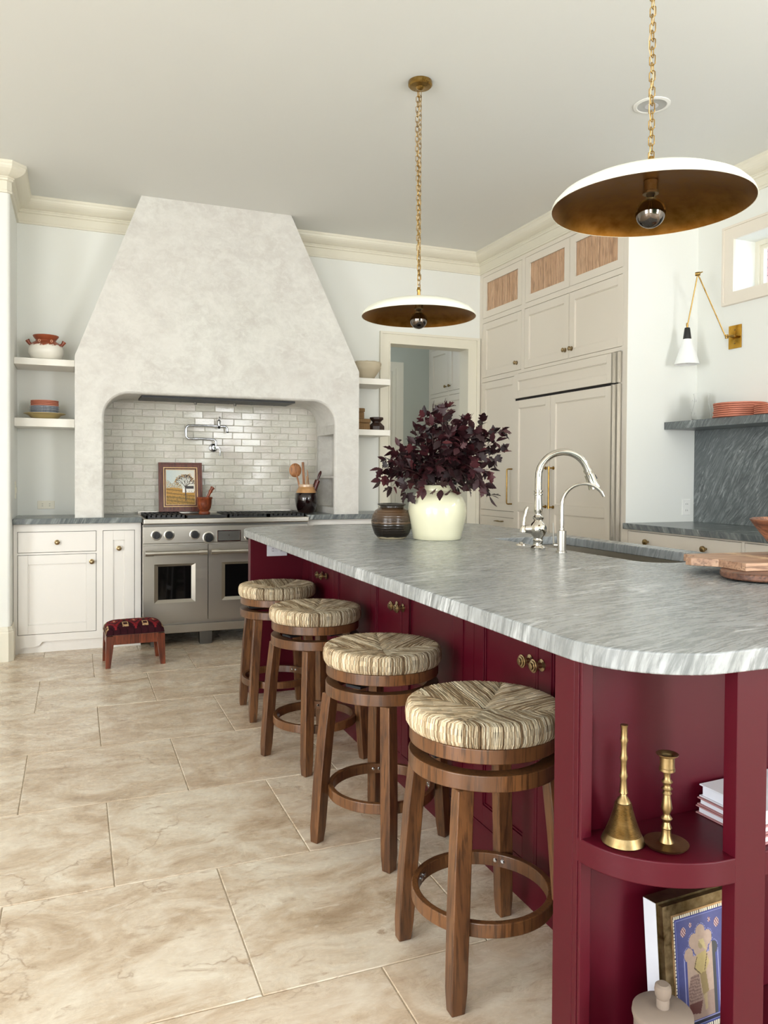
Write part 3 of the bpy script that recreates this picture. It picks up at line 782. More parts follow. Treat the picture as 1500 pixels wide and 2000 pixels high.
for a, b, w in ((4.262, 4.276, .03), (4.232, 4.262, .018), (4.216, 4.232, .026), (4.2, 4.216, .012)): box(bm, a, b, .001, w, .14, 1.838, F); box(bm, a, b, .001, w, 1.848, 2.052, F)
fr.p('edge_trim', bm, M['steel'], world=True)
bm = new(); box(bm, 4.2, 5.52, .001, .01, .0, .13, F); fr.p('kick_panel', bm, M['dark'], world=True)

# ------------------------------------------------------------------ right run: base cabinets, marble, shelf
slab('worktop', [(3.355, YS-.001), (3.355, 1.2), (XR-.002, 1.2), (XR-.002, YS-.001)], .876, CT, M['stonec'], 'dark marble worktop along the right wall under the marble splash', 'worktop')
F = FX(3.375)
cb = cabinet('base_cabinet', 'greige base cabinet with wide drawers under the right wall worktop', F, 'X', 3.375, 1.25, YS-.002, .0, .875,
    [('drawer', 3.185, 4.12, .70, .866), ('drawer', 3.185, 4.12, .12, .68), ('drawer', 2.2, 3.165, .70, .866), ('drawer', 2.2, 3.165, .12, .68), ('drawer', 1.3, 2.18, .70, .866)], M['greige'], .57, (3.6, 2.7, 0))
for y in (3.925, 3.44, 2.95, 2.4):
    bm = new(); lathe(bm, [(0, 0), (.008, 0), (.007, -.008), (.013, -.014), (.019, -.024), (.018, -.034), (.010, -.04), (0, -.041)], 20, (3.375, y, .806), 'X'); cb.p('knob', bm, M['brassd'], world=True, smooth=True)
bm = new(); box(bm, XR-.016, XR-.0005, 1.2, YS-.002, CT+.0005, 1.537); tag(ob('marble_backsplash', bm, M['stoneb']), 'full-height dark marble splash with white diagonal veins', 'backsplash')
bm = new(); box(bm, 3.69, XR-.001, 1.2, YS-.002, 1.538, 1.587); tag(ob('marble_shelf', bm, M['stoneb'], bev=.002), 'thick dark marble shelf under the wall lamp', 'shelf')
# ------------------------------------------------------------------ island
IX0, IX1, IY0, IY1 = .872, 2.392, 1.042, 4.50
def rrect(x0, x1, y0, y1, rs, n=12):
    """corner radii: near-left, near-right, far-right, far-left"""
    P = []
    for (cx, cy, r, a0) in ((x0+rs[0], y0+rs[0], rs[0], PI), (x1-rs[1], y0+rs[1], rs[1], 1.5*PI), (x1-rs[2], y1-rs[2], rs[2], 0), (x0+rs[3], y1-rs[3], rs[3], .5*PI)):
        P += [(cx+r*math.cos(a0+PI/2*i/n), cy+r*math.sin(a0+PI/2*i/n)) for i in range(n+1)]
    return P
SX0, SX1, SY0, SY1 = 1.905, 2.305, 2.19, 3.33
slab('island_worktop', rrect(IX0, IX1, IY0, IY1, (.205, .2, .2, .25)), .874, CT, M['stone'], 'long grey veined marble island top with rounded corners', 'worktop', bev=.004,
     holes=[rrect(SX0, SX1, SY0, SY1, (.10, .03, .03, .03), 6)])
isl = T('kitchen_island', 'oxblood red kitchen island with curved open shelves at the near end', 'island', (1.7, 2.8, 0))
DX, WX = 1.195, .90           # plane of the doors, and of the end wings
F = FX(DX)
fronts = [(3.665, 4.10), (3.275, 3.655), (2.80, 3.14), (2.345, 2.79), (1.838, 2.20), (1.40, 1.828)]
bm = new(); plate(bm, F, 1.315, 4.235, 0, .8735, [(a, b, .12, .82) for a, b in fronts], -.02, 0)
for y in (2.72, 2.272): box(bm, y-.003, y+.003, 0, .004, .12, .82, F)
isl.p('face_frame', bm, M['red'], world=True)
bm = new(); box(bm, 1.26, 4.28, -1.14, -.021, 0.0, .66, F)
box(bm, 1.26, SY0-.03, -1.14, -.021, .66, .8735, F); box(bm, SY1+.03, 4.28, -1.14, -.021, .66, .8735, F); box(bm, SY0-.03, SY1+.03, SX0-.03+(-DX-.68)-.0, -.021, .66, .8735, F) if False else None
box(bm, SY0-.03, SY1+.03, DX-(SX0-.02), -.021, .66, .8735, F); box(bm, SY0-.03, SY1+.03, -1.14, DX-(SX1+.02), .66, .8735, F)
isl.p('carcass', bm, M['red'], world=True)
kn = {0: 3.86-.03, 1: 3.78-.04, 2: 2.86, 3: 2.80-.035, 4: 1.88, 5: 1.80}
seams = (3.66, 2.795, 1.833)
for i, (a, b) in enumerate(fronts):
    bm = new(); shaker(bm, F, a+.002, b-.002, .122, .818, -.02, 0, .062); d = isl.p('door', bm, M['red'], world=True, bev=.0012, seg=1)
    y = (3.78, 3.70, 2.875, 2.80, 1.900, 1.838)[i]; y = (3.848, 3.778, 2.838, 2.778, 1.866, 1.807)[i]
    bm = new(); lathe(bm, [(0, 0), (.017, 0), (.017, -.003), (.008, -.005), (.006, -.02), (.015, -.022), (.0185, -.026), (.0185, -.03), (.015, -.031), (.0145, -.034), (.010, -.035), (.009, -.039), (0, -.040)], 24, (DX, y, .702), 'X')
    isl.p('knob', bm, M['knobm'], world=True, parent=d, smooth=True)
# wings at both ends carrying the overhang
bm = new(); box(bm, WX, DX+.01, 4.235, 4.29, 0, .8735); isl.p('end_panel', bm, M['red'], world=True, bev=.002)
bm = new(); box(bm, WX, 2.35, 1.250, 1.315, 0, .8735); box(bm, WX, WX+.013, 1.2355, 1.2498, 0, .8735)
isl.p('end_panel', bm, M['red'], world=True, bev=.002)
bm = new(); box(bm, WX+.001, WX+.028, 1.2262, 1.2352, 0, .8735); isl.p('bead', bm, M['red'], world=True, bev=.003)
# curved shelves
def qshelf(z0, z1):
    P = [(WX+.0006, 1.2495), (WX+.0006, 1.235)] + [(WX+.21-.21*math.cos(a), 1.248-.186*math.sin(a)) for a in [PI/2*i/18 for i in range(1, 19)]] + [(2.35, 1.062), (2.35, 1.25)]
    bm = new(); prism(bm, P, z0, z1, lambda u, w, z: (u, z, w)); return isl.p('shelf', bm, M['red'], world=True, bev=.003)
qshelf(.480, .527); qshelf(.06, .107)
for x in (1.121, 1.62, 2.15):
    bm = new(); box(bm, x, x+.074, 1.0615, 1.093, 0, .8735); isl.p('post', bm, M['red'], world=True, bev=.0015)
outlet('outlet', FY(4.235), 1.050, .80, .115, .07, 'grey outlet under the far end of the island top', M['plasticw'], horiz=True)

# sink with its taps
sk = T('sink', 'long rectangular steel sink set in the island top', 'sink', (2.1, 2.76, .67))
bm = new()
x0, x1, y0, y1, zb = SX0-.012, SX1+.012, SY0-.012, SY1+.012, .69
for a in ((x0, x0+.006, y0, y1, zb, .873), (x1-.006, x1, y0, y1, zb, .873), (x0, x1, y0, y0+.006, zb, .873), (x0, x1, y1-.006, y1, zb, .873), (x0, x1, y0, y1, zb-.006, zb)): box(bm, *a)
sk.p('basin', bm, M['steel'], world=True)
bm = new(); box(bm, x1-.03, x1-.006, y0+.01, y1-.01, .83, .838); sk.p('ledge', bm, M['steel'], world=True)
bm = new(); lathe(bm, [(0, .004), (.03, .004), (.045, .002), (.045, 0)], 24, (2.1, 2.76, zb)); sk.p('drain', bm, M['chrome'], world=True, smooth=True)

fx, fy = 1.818, 2.79
ft = T('kitchen_tap', 'polished nickel gooseneck kitchen tap with side lever and spray head', 'tap', (fx, fy, CT))
bm = new(); lathe(bm, [(0, 0), (.031, 0), (.032, .006), (.027, .012), (.021, .016), (.019, .03), (.022, .036), (.019, .04), (.020, .05), (.030, .062), (.036, .078), (.036, .092), (.028, .108), (.019, .116), (.017, .122), (.023, .128), (.024, .134), (.016, .140), (.014, .148), (.018, .158), (.0175, .175), (.014, .24), (.0125, .248), (0, .248)], 32)
ft.p('body', bm, M['nickel'], smooth=True, ang=.8)
bm = new(); lathe(bm, [(.013, .225), (.0185, .228), (.0185, .234), (.0145, .238), (.0185, .242), (.0185, .247), (.013, .25)], 32); ft.p('collar', bm, M['nickel'], smooth=True)
dx, dy = .93, -.37          # direction of the spout
R = .105; pts = [(0, 0, z) for z in (.24, .26, .28, .30)] + [((R-R*math.cos(a))*dx, (R-R*math.cos(a))*dy, .305+R*math.sin(a)) for a in [PI*i/20 for i in range(1, 19)]]
bm = new(); tube(bm, pts, .0145, 20); ft.p('spout', bm, M['nickel'], smooth=True)
e = Vector(pts[-1]); d = (e-Vector(pts[-2])).normalized()
bm = new(); tube(bm, [e, e+d*.012, e+d*.014, e+d*.02, e+d*.022, e+d*.06, e+d*.085, e+d*.087], [.018, .018, .0155, .0155, .021, .0215, .026, .021], 24); sp = ft.p('spray_head', bm, M['nickel'], smooth=True)
bm = new(); tube(bm, [e+d*.03+Vector((.014, -.008, .004)), e+d*.05+Vector((.017, -.009, .006))], .006, 10); ft.p('button', bm, M['black'], parent=sp, smooth=True)
bm = new(); tube(bm, [(-.028, .012, .084), (-.05, .022, .084)], [.020, .017], 20); lathe(bm, [(0, -.02), (.014, -.018), (.012, 0), (.006, .01), (0, .012)], 16, (-.058, .024, .09))
tube(bm, [(-.056, .024, .10), (-.053, .024, .13), (-.045, .022, .165), (-.040, .020, .178)], [.007, .006, .0085, .004], 12); ft.p('lever', bm, M['nickel'], smooth=True)
ff = T('filter_tap', 'slim brushed filtered-water tap in front of the gooseneck tap', 'tap', (1.824, 2.628, CT))
bm = new(); lathe(bm, [(0, 0), (.022, 0), (.022, .006), (.0185, .008), (.0185, .088), (.010, .090), (.010, .10), (0, .10)], 24); ff.p('body', bm, M['steel'], smooth=True)
R = .088; pts = [(0, 0, .095), (0, 0, .13), (0, 0, .17)] + [((R-R*math.cos(a))*.9, (R-R*math.cos(a))*-.42, .19+R*math.sin(a)) for a in [PI*.86*i/16 for i in range(17)]]
bm = new(); tube(bm, pts, [.0075]*8+[.0065]*(len(pts)-8), 14); ff.p('spout', bm, M['nickel'], smooth=True)
bm = new(); tube(bm, [(-.018, .004, .03), (-.034, .008, .03)], [.007, .008], 12); tube(bm, [(-.024, .02, .03), (-.028, .02, .12)], .0035, 8); ff.p('lever', bm, M['steel'], smooth=True)
bm = new(); lathe(bm, [(0, .014), (.006, .014), (.010, .008), (.021, .005), (.023, 0), (0, 0)], 24); tag(ob('air_switch', bm, M['nickel'], smooth=True), 'small round nickel push button set in the island top', 'button').location = (1.839, 2.957, CT)

# ------------------------------------------------------------------ bar stools
RS = .195
stool_strand = vcol('rush', .75, bump=.3, spec=.25)
def htop(r): return .640 + .018*min(1, (r/RS)**1.3) - (.012 if r > RS*.93 else 0)*((r-RS*.93)/(RS*.07))**2
def make_stool(label, loc, rz, group):
    t = T('bar_stool', label, 'stool', loc, rz, group)
    # padded core under the weave
    bm = new(); prof = [(0, .632)] + [(r, htop(r)-.006) for r in (.03, .07, .11, .15, .175, .186)] + [(.189, .630), (.190, .620), (.184, .604), (.170, .600), (0, .600)]
    lathe(bm, prof, 48); seat = t.p('seat', bm, paint_rush, smooth=True)
    rnd = random.Random(5); V = []; Fc = []; Cc = []
    for q in range(4):
        ca, sa = math.cos(q*PI/2), math.sin(q*PI/2)
        n = 92
        for i in range(n):
            a = (-PI/4) + (i+.5)/n*PI/2 + rnd.uniform(-.003, .003)
            s = RS*math.sin(a)*.985
            r0 = abs(s)*1.0
            # path from the diagonal seam to the rim, then over and down
            pts = []
            xr, yr = RS*math.sin(a), RS*math.cos(a)
            ys = max(abs(s)*.98, .004)
            L1 = yr-.012
            m = max(2, int((L1-ys)/.03)+1)
            for k in range(m+1):
                y = ys+(L1-ys)*k/m; x = s+(xr-s)*(k/m)**2; r = math.hypot(x, y)
                pts.append((x+rnd.uniform(-.0006, .0006), y, htop(min(r, RS))-(.005 if k == 0 else 0)+rnd.uniform(-.0012, .0012)))
            ux, uy = math.sin(a), math.cos(a)
            for rr, zz in ((RS-.003, .652), (RS+.001, .642), (RS+.002, .628), (RS+.0005, .612), (RS-.006, .601), (RS-.016, .598)):
                pts.append((rr*ux+rnd.uniform(-.0007, .0007), rr*uy+rnd.uniform(-.0007, .0007), zz))
            rad = rnd.uniform(.0014, .0021)
            g = rnd.random()
            base = (198, 180, 150) if g < .5 else ((168, 146, 114) if g < .8 else (222, 208, 182))
            if rnd.random() < .18: base = (128, 104, 76)
            if q % 2 == 0: base = tuple(int(b*.9) for b in base)
            base = L(base); start = len(V); P = [Vector(p) for p in pts]
            for k, p in enumerate(P):
                d = (P[min(k+1, len(P)-1)]-P[max(k-1, 0)]).normalized()
                side = Vector((uy, -ux, 0)); up = side.cross(d).normalized()
                if up.z < 0 and k < m: up = -up
                for (cx, cy) in ((-1, -.4), (-.55, .75), (.55, .75), (1, -.4)):
                    o = p+side*rad*cx+up*rad*cy
                    V.append((o.x*ca-o.y*sa, o.x*sa+o.y*ca, o.z))
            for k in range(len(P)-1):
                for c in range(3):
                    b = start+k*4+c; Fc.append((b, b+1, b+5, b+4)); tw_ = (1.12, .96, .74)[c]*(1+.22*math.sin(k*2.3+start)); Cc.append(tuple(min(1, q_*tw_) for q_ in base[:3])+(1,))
    me = bpy.data.meshes.new('rush_strands'); me.from_pydata(V, [], Fc)
    at = me.color_attributes.new('Col', 'FLOAT_COLOR', 'CORNER'); buf = []
    for c in Cc: buf += list(c)*4
    at.data.foreach_set('color', buf); me.materials.append(stool_strand); me.shade_smooth()
    o = bpy.data.objects.new('rush_strands', me); C.objects.link(o); o.parent = seat; o['kind'] = 'stuff'
    def hoop(name, ri, ro, z0, z1, mat=M['walnutx'], bev=.003):
        bm = new(); lathe(bm, [(ri, z0), (ro, z0), (ro, z1), (ri, z1), (ri, z0)], 56); return t.p(name, bm, mat, smooth=True, ang=.5, bev=bev)
    hoop('seat_ring', .150, .188, .563, .598); hoop('apron_ring', .150, .190, .500, .538)
    sw = new(); box(sw, -.15, .15, -.03, .03, .540, .548); box(sw, -.03, .03, -.15, .15, .550, .558); lathe(sw, [(0, .54), (.07, .54), (.07, .56), (0, .56)], 24)
    t.p('swivel_plate', sw, M['iron'])
    ft_, ftz0, ftz1 = .165, .158, .192
    for sx, sy in ((1, 1), (1, -1), (-1, 1), (-1, -1)):
        bm = new(); w = .021
        rows = []
        for z, off, ww in ((0, .152, .017), (.05, .150, .0205), (.2, .143, .0215), (.35, .134, .0215), (.5, .122, .021)):
            rows.append([bm.verts.new((sx*off+a*ww, sy*off+b*ww*.9, z)) for a, b in ((-1, -1), (1, -1), (1, 1), (-1, 1))])
        for A, B in zip(rows, rows[1:]):
            for k in range(4): bm.faces.new((A[k], A[(k+1) % 4], B[(k+1) % 4], B[k]))
        bm.faces.new(rows[0]); bm.faces.new(rows[-1]); t.p('leg', bm, M['walnut'], bev=.003)
    fr_ = hoop('foot_ring', .162, .180, ftz0, ftz1)
    for sx, sy in ((1, 1), (1, -1), (-1, 1), (-1, -1)):
        for k in (-1, 1):
            bm = new(); a = math.atan2(sy, sx)+k*.065; ca, sa = math.cos(a), math.sin(a)
            lathe(bm, [(0, -.003), (.003, -.003), (.0055, -.001), (.0055, .002), (0, .002)], 12, (0, 0, 0), 'X')
            bmesh.ops.rotate(bm, verts=bm.verts, cent=(0, 0, 0), matrix=Matrix.Rotation(a, 3, 'Z')); bmesh.ops.translate(bm, verts=bm.verts, vec=(ca*.160, sa*.160, .175))
            t.p('bolt', bm, M['chrome'], parent=fr_, smooth=True)
    return t
paint_rush = paint('rush_core', (78, 62, 44), .9)
SG = 'rush-seated bar stools along the island'
s0 = make_stool('nearest bar stool, rush seat, beside the red shelf end of the island', (.957, 1.706, 0), 0, SG)
dup(s0.e, (.957, 2.40, 0), math.radians(30), 'second nearest bar stool, legs turned at an angle, rush seat', SG)
dup(s0.e, (.965, 3.204, 0), math.radians(19.5), 'third bar stool from the front, with pale rush seat panel on its left', SG)
dup(s0.e, (.972, 3.906, 0), math.radians(-2.5), 'farthest bar stool, beside the far island end near the range', SG)

# ------------------------------------------------------------------ footstool by the range
def kilim(u, v):
    b = (52, 20, 26); x = (u*3) % 1; y = v
    d = abs(x-.5)*2 + abs(y-.5)*1.9
    if d < .95: b = (128, 34, 40)
    if d < .62: b = (44, 24, 34)
    if d < .42: b = (150, 52, 48)
    if d < .16: b = (196, 168, 138)
    for cx, cy in ((0, .2), (0, .8), (1, .2), (1, .8)):
        if abs(abs(x-cx)-.12) < .03 and abs(y-cy) < .13 or abs(abs(y-cy)-.1) < .03 and abs(x-cx) < .15: b = (190, 156, 116)
    if (int(u*60)+int(v*40)) % 7 == 0: b = tuple(int(q*.7) for q in b)
    return b
fs = T('footstool', 'small red-brown wooden footstool with a domed kilim cushion', 'footstool', (.353, 5.235, 0), math.radians(2.5))
hw, hd = .178, .128
for sx in (-1, 1):
    for sy in (-1, 1):
        bm = new(); rows = []
        for z, w in ((0, .015), (.20, .026)):
            ox, oy = sx*(hw+(.004 if z == 0 else 0)-w), sy*(hd-w); rows.append([bm.verts.new((ox+a*w, oy+b*w, z)) for a, b in ((-1, -1), (1, -1), (1, 1), (-1, 1))])
        A, B = rows
        for k in range(4): bm.faces.new((A[k], A[(k+1) % 4], B[(k+1) % 4], B[k]))
        bm.faces.new(A); bm.faces.new(B); fs.p('leg', bm, M['redwood'], bev=.002)
for a in ((-hw+.04, hw-.04, -hd+.004, -hd+.022, .145, .205), (-hw+.04, hw-.04, hd-.022, hd-.004, .145, .205), (-hw+.004, -hw+.022, -hd+.04, hd-.04, .145, .205), (hw-.022, hw-.004, -hd+.04, hd-.04, .145, .205)):
    bm = new(); box(bm, *a); fs.p('rail', bm, M['redwood'], bev=.001)
bm = new(); nx, ny = 60, 44; G_ = []
cl = bm.loops.layers.float_color.new('Col')
def dome(u, v):
    x, y = (u-.5)*2, (v-.5)*2; k = (1-abs(x)**5)*(1-abs(y)**4)
    return (x*(hw+.003*k**.3), y*(hd+.003*k**.3), .206+.068*max(0, k)**.38)
G_ = [[bm.verts.new(dome(i/nx, j/ny)) for i in range(nx+1)] for j in range(ny+1)]
for j in range(ny):
    for i in range(nx):
        f = bm.faces.new((G_[j][i], G_[j][i+1], G_[j+1][i+1], G_[j+1][i])); c = L(kilim((i+.5)/nx, (j+.5)/ny))
        for l in f.loops: l[cl] = c
cu = fs.p('cushion', bm, vcol('kilim', .9, bump=.5, spec=.1), smooth=True, ang=1.5)
bm = new()
for i in range(44): 
    x = -hw+2*hw*(i+.5)/44
    for y in (-hd-.001, hd+.001): lathe(bm, [(0, .002), (.0022, 0), (0, -.002)], 6, (x, y, .206))
for i in range(30):
    y = -hd+2*hd*(i+.5)/30
    for x in (-hw-.001, hw+.001): lathe(bm, [(0, .002), (.0022, 0), (0, -.002)], 6, (x, y, .206))
fs.p('nailheads', bm, M['nickel'], parent=cu, kind='stuff')
# ------------------------------------------------------------------ pendants
def link(bm, c, L_, Wd, r, ang):
    ca, sa = math.cos(ang), math.sin(ang); pts = []
    hw_, hl = Wd/2, L_/2; k = .0035
    for x, z in ((hw_-k, hl), (hw_, hl-k), (hw_, -hl+k), (hw_-k, -hl), (-hw_+k, -hl), (-hw_, -hl+k), (-hw_, hl-k), (-hw_+k, hl)):
        pts.append((c[0]+x*ca, c[1]+x*sa, c[2]+z))
    tube(bm, pts, r, 5, closed=True)
bulbg = N('smoked_bulb_glass', .0, col=(150, 140, 132)); bulbg.set('Transmission Weight', 1.0); bulbg.set('IOR', 1.12)
def pendant(loc, label, double, zr=2.018):
    x, y = loc; t = T('pendant_lamp', label, 'pendant lamp', (x, y, HC), 0, 'dish pendants over the island')
    bm = new(); lathe(bm, [(0, 0), (.058, 0), (.060, -.004), (.060, -.020), (.054, -.026), (.022, -.030), (.016, -.038), (.008, -.042), (0, -.042)], 40); t.p('canopy', bm, M['brass'], smooth=True, ang=.5)
    zt = zr-HC+.088; R = .288
    top = [(0, zt-.006), (.03, zt-.006), (.10, zt-.009), (.17, zt-.018), (.225, zt-.033), (.262, zt-.052), (.282, zt-.073), (R, zt-.088)]
    bm = new(); lathe(bm, top, 72); lathe(bm, [(R, zt-.088), (R-.0015, zt-.0892), (R-.003, zt-.088)], 72); sh = t.p('shade', bm, M['cream'], smooth=True)
    bm = new(); lathe(bm, [(R-.003, zt-.0885), (.277, zt-.073), (.257, zt-.053), (.221, zt-.036), (.168, zt-.022), (.10, zt-.014), (.03, zt-.011), (0, zt-.011)], 72); t.p('gold_lining', bm, M['goldleaf'], smooth=True, parent=sh)
    bm = new(); lathe(bm, [(.026, zt-.006), (.024, zt+.0), (.010, zt+.008), (.008, zt+.035), (.011, zt+.045), (.006, zt+.06), (0, zt+.062)], 24); t.p('neck', bm, M['brass'], smooth=True)
    bm = new(); lathe(bm, [(0, zt-.012), (.021, zt-.012), (.021, zt-.042), (.023, zt-.044), (.023, zt-.050), (.017, zt-.050), (0, zt-.050)], 28); t.p('socket', bm, M['brassd'], smooth=True, ang=.5)
    rb = .0435; zc = zt-.052-.022-rb+.012
    prof = [(.013, zt-.048), (.014, zt-.060)] + [(rb*math.sin(a), zc+rb*math.cos(a)) for a in [.40+(PI/2-.40)*i/9 for i in range(10)]]
    bm = new(); lathe(bm, prof, 36); bl = t.p('bulb', bm, bulbg.m, smooth=True, ang=3)
    bm = new(); lathe(bm, [(rb*math.cos(a), zc-rb*math.sin(a)) for a in [PI/2*i/9 for i in range(10)]], 36); t.p('mirrored_cap', bm, M['smoke'], smooth=True, parent=bl, ang=3)
    bm = new()
    for s in (-1, 1): tube(bm, [(s*.003, 0, zt-.06), (s*.007, .002, zc+.01), (s*.005, 0, zc-.015)], .0006, 5)
    t.p('filament', bm, M['brass'], parent=bl)
    # chain
    z0, z1 = -.05, zt+.058; Lk = .030; pitch = .0235
    n = int((z0-z1)/pitch); bm = new()
    for i in range(n+1):
        link(bm, (0, 0, z0-.012-(z0-z1-.014)*i/n), Lk, .0165, .0017, .5+(PI/2 if i % 2 else 0))
    t.p('chain', bm, M['brass'], smooth=True, ang=2)
    if double:
        bm = new(); m = int(n*.94)
        for i in range(m):
            s = i/(m-1); w = .012+.010*math.sin(s*PI*1.1)
            link(bm, (-w+.024*s if s < .5 else -w+.012, .004*math.sin(s*9), z0-.015-(z0-z1)*.93*s), Lk, .0165, .0017, .9+(PI/2 if i % 2 else 0))
        t.p('chain', bm, M['brass'], smooth=True, ang=2)
    bm = new(); pts = [(.006*math.sin(i*.9)-.004, .005*math.cos(i*.7), z0+(z1-z0)*i/40) for i in range(41)]; tube(bm, pts, .0013, 6); t.p('cord', bm, M['cord'], smooth=True)
    return t
M['smoke'] = metal('smoked_mirror', (112, 104, 98), .05)
M['cord'] = paint('gold_cord', (206, 178, 128), .6)
pendant((1.606, 3.562), 'farther pendant lamp, shallow cream dish with gold lining, full chain visible', True)
pendant((1.578, 1.842), 'nearer pendant lamp, large cream dish with gold lining at upper right', False)
# recessed light
t = T('recessed_light', 'round recessed ceiling light behind the nearer pendant chain', 'ceiling light', (2.84, 3.315, HC))
bm = new(); lathe(bm, [(.095, -.0005), (.095, -.004), (.078, -.007), (.072, -.004)], 40); t.p('trim_ring', bm, M['white'], smooth=True)
bm = new(); lathe(bm, [(.074, -.005), (.060, -.0008), (0, -.0006)], 40); t.p('reflector', bm, paint('reflector', (170, 170, 168), .35, 0), smooth=True)
bm = new(); lathe(bm, [(.035, -.001), (.033, -.003), (0, -.0035)], 32, (.006, .01, 0)); t.p('lens', bm, M['plasticw'], smooth=True)

# ------------------------------------------------------------------ wall lamp
t = T('wall_lamp', 'brass swing-arm wall lamp with a small white cone shade', 'wall lamp', (XR, 3.82, 2.127))
bm = new(); box(bm, XR-.008, XR, 3.768, 3.870, 2.053, 2.203); pl = t.p('backplate', bm, M['gold'] if 'gold' in M else M['brass'], world=True, bev=.0015)
for z in (2.085, 2.172):
    bm = new(); cyl(bm, (XR-.011, 3.819, z), (XR-.008, 3.819, z), .004, n=10); t.p('screw', bm, M['brassd'], world=True, parent=pl)
bm = new(); cyl(bm, (XR-.008, 3.82, 2.13), (XR-.045, 3.82, 2.13), .009, n=16); cyl(bm, (XR-.04, 3.79, 2.128), (XR-.04, 3.86, 2.132), .007, n=14); cyl(bm, (XR-.04, 3.855, 2.12), (XR-.04, 3.855, 2.145), .010, n=14); t.p('pivot', bm, M['brass'], world=True, smooth=True)
J = Vector((3.75, 3.924, 2.536)); S = Vector((3.75, 4.008, 2.222))
bm = new(); tube(bm, [(XR-.045, 3.86, 2.135), J], .0042, 10); t.p('arm', bm, M['brass'], world=True, smooth=True)
bm = new(); tube(bm, [J, S], .0042, 10); t.p('arm', bm, M['brass'], world=True, smooth=True)
bm = new(); cyl(bm, J+Vector((-.008, .012, 0)), J+Vector((.008, -.012, 0)), .013, n=16); cyl(bm, J+Vector((0, -.04, .004)), J, .004, n=8); t.p('joint', bm, M['brass'], world=True, smooth=True)
cx, cy = 3.75, 4.011
bm = new(); lathe(bm, [(0, 2.235), (.007, 2.235), (.008, 2.215), (.006, 2.205), (.011, 2.202), (.011, 2.196), (0, 2.196)], 20, (cx, cy, 0)); t.p('swivel', bm, M['brass'], world=True, smooth=True)
bm = new(); lathe(bm, [(0, 2.203), (.016, 2.203), (.018, 2.196), (.026, 2.135), (.026, 2.127), (0, 2.127)], 28, (cx, cy, 0)); t.p('lamp_neck', bm, M['black'], world=True, smooth=True, ang=.6)
bm = new(); lathe(bm, [(.0265, 2.128), (.030, 2.120), (.078, 1.966), (.080, 1.962), (.0765, 1.964), (.028, 2.118)], 44, (cx, cy, 0)); t.p('lamp_shade', bm, M['lampw'], world=True, smooth=True)
bm = new(); lathe(bm, [(0, 2.06), (.015, 2.05), (.028, 2.01), (.022, 1.978), (0, 1.966)], 24, (cx, cy, 0)); t.p('bulb', bm, M['lampw'], world=True, smooth=True)

# ------------------------------------------------------------------ pots and crockery
def pot(name, prof, mat, label, cat, loc, n=48, ang=.9, group=None):
    bm = new(); lathe(bm, prof, n); o = ob(name, bm, mat, smooth=True, ang=ang); o.location = loc; return tag(o, label, cat, group)
def zmat(name, stops, zmax, rough=.3, wob=.0, nscale=6, coat=0, bump=0, ringf=0):
    m = N(name, rough); v = m.co(); z = m.n('SeparateXYZ', {0: v}).outputs[2]; f = m.noise(v, nscale*10, 5, .7)
    z2 = m.n('Math', {0: m.n('Math', {0: f, 1: -.5}, operation='ADD').outputs[0], 1: wob}, operation='MULTIPLY').outputs[0]
    zz = m.n('Math', {0: m.n('Math', {0: z, 1: z2}, operation='ADD').outputs[0], 1: zmax}, operation='DIVIDE').outputs[0]
    c = m.ramp(zz, stops); m.set('Base Color', m.mix(.12, c, m.mix(f, (40, 40, 40), (215, 215, 215)), 'OVERLAY'))
    if coat: m.set('Coat Weight', coat); m.set('Coat Roughness', .05)
    if bump or ringf:
        if ringf:
            w = m.n('TexWave', {'Vector': v, 'Scale': ringf, 'Distortion': 1.5, 'Detail': 2.0}, bands_direction='Z').outputs['Fac']; m.bump(w, bump or .3, .002)
        else: m.bump(f, bump, .003)
    return m
ORD = ['topmost', 'second from the top', 'third from the top', 'fourth from the top', 'fifth from the top', 'sixth from the top', 'lowest']
# cream vase (thing) with the leafy branches standing in it
VX, VY = 1.626, 3.372
ow = [(.0, 0), (.112, 0), (.117, .004), (.121, .03), (.134, .08), (.1405, .115), (.142, .14), (.138, .17), (.124, .20), (.100, .222), (.080, .232), (.074, .236), (.073, .252), (.077, .257), (.075, .261), (.069, .259), (.066, .24), (.10, .21), (.125, .15), (.11, .03), (0, .02)]
m = N('cream_glaze', .16, col=(226, 222, 188)); m.set('Coat Weight', .6); m.set('Coat Roughness', .04); f = m.noise(m.co(), 4, 3); m.set('Base Color', m.mix(f, (218, 214, 180), (230, 227, 200)))
vase = pot('ceramic_vase', ow, m.m, 'round cream glazed vase holding dark red branches on the island', 'vase', (VX, VY, CT), 64)
m = zmat('brown_glaze', [(0, (198, 184, 152)), (.045, (196, 182, 150)), (.07, (24, 18, 12)), (.42, (30, 22, 14)), (.47, (92, 70, 50)), (.5, (50, 36, 24)), (.8, (84, 62, 42)), (.9, (36, 28, 22)), (1, (70, 66, 60))], .172, .22, .012, 5, .1, .5, 26)
pot('ribbed_jar', [(0, 0), (.060, 0), (.068, .004), (.085, .025), (.097, .06), (.100, .085), (.096, .112), (.080, .138), (.064, .148), (.058, .152), (.058, .158), (.068, .163), (.070, .168), (.066, .171), (.058, .168), (.054, .15), (.09, .08), (.05, .012), (0, .012)], m.m,
    'round brown ribbed ceramic jar left of the cream vase', 'jar', (1.426, 3.462, CT), 56)
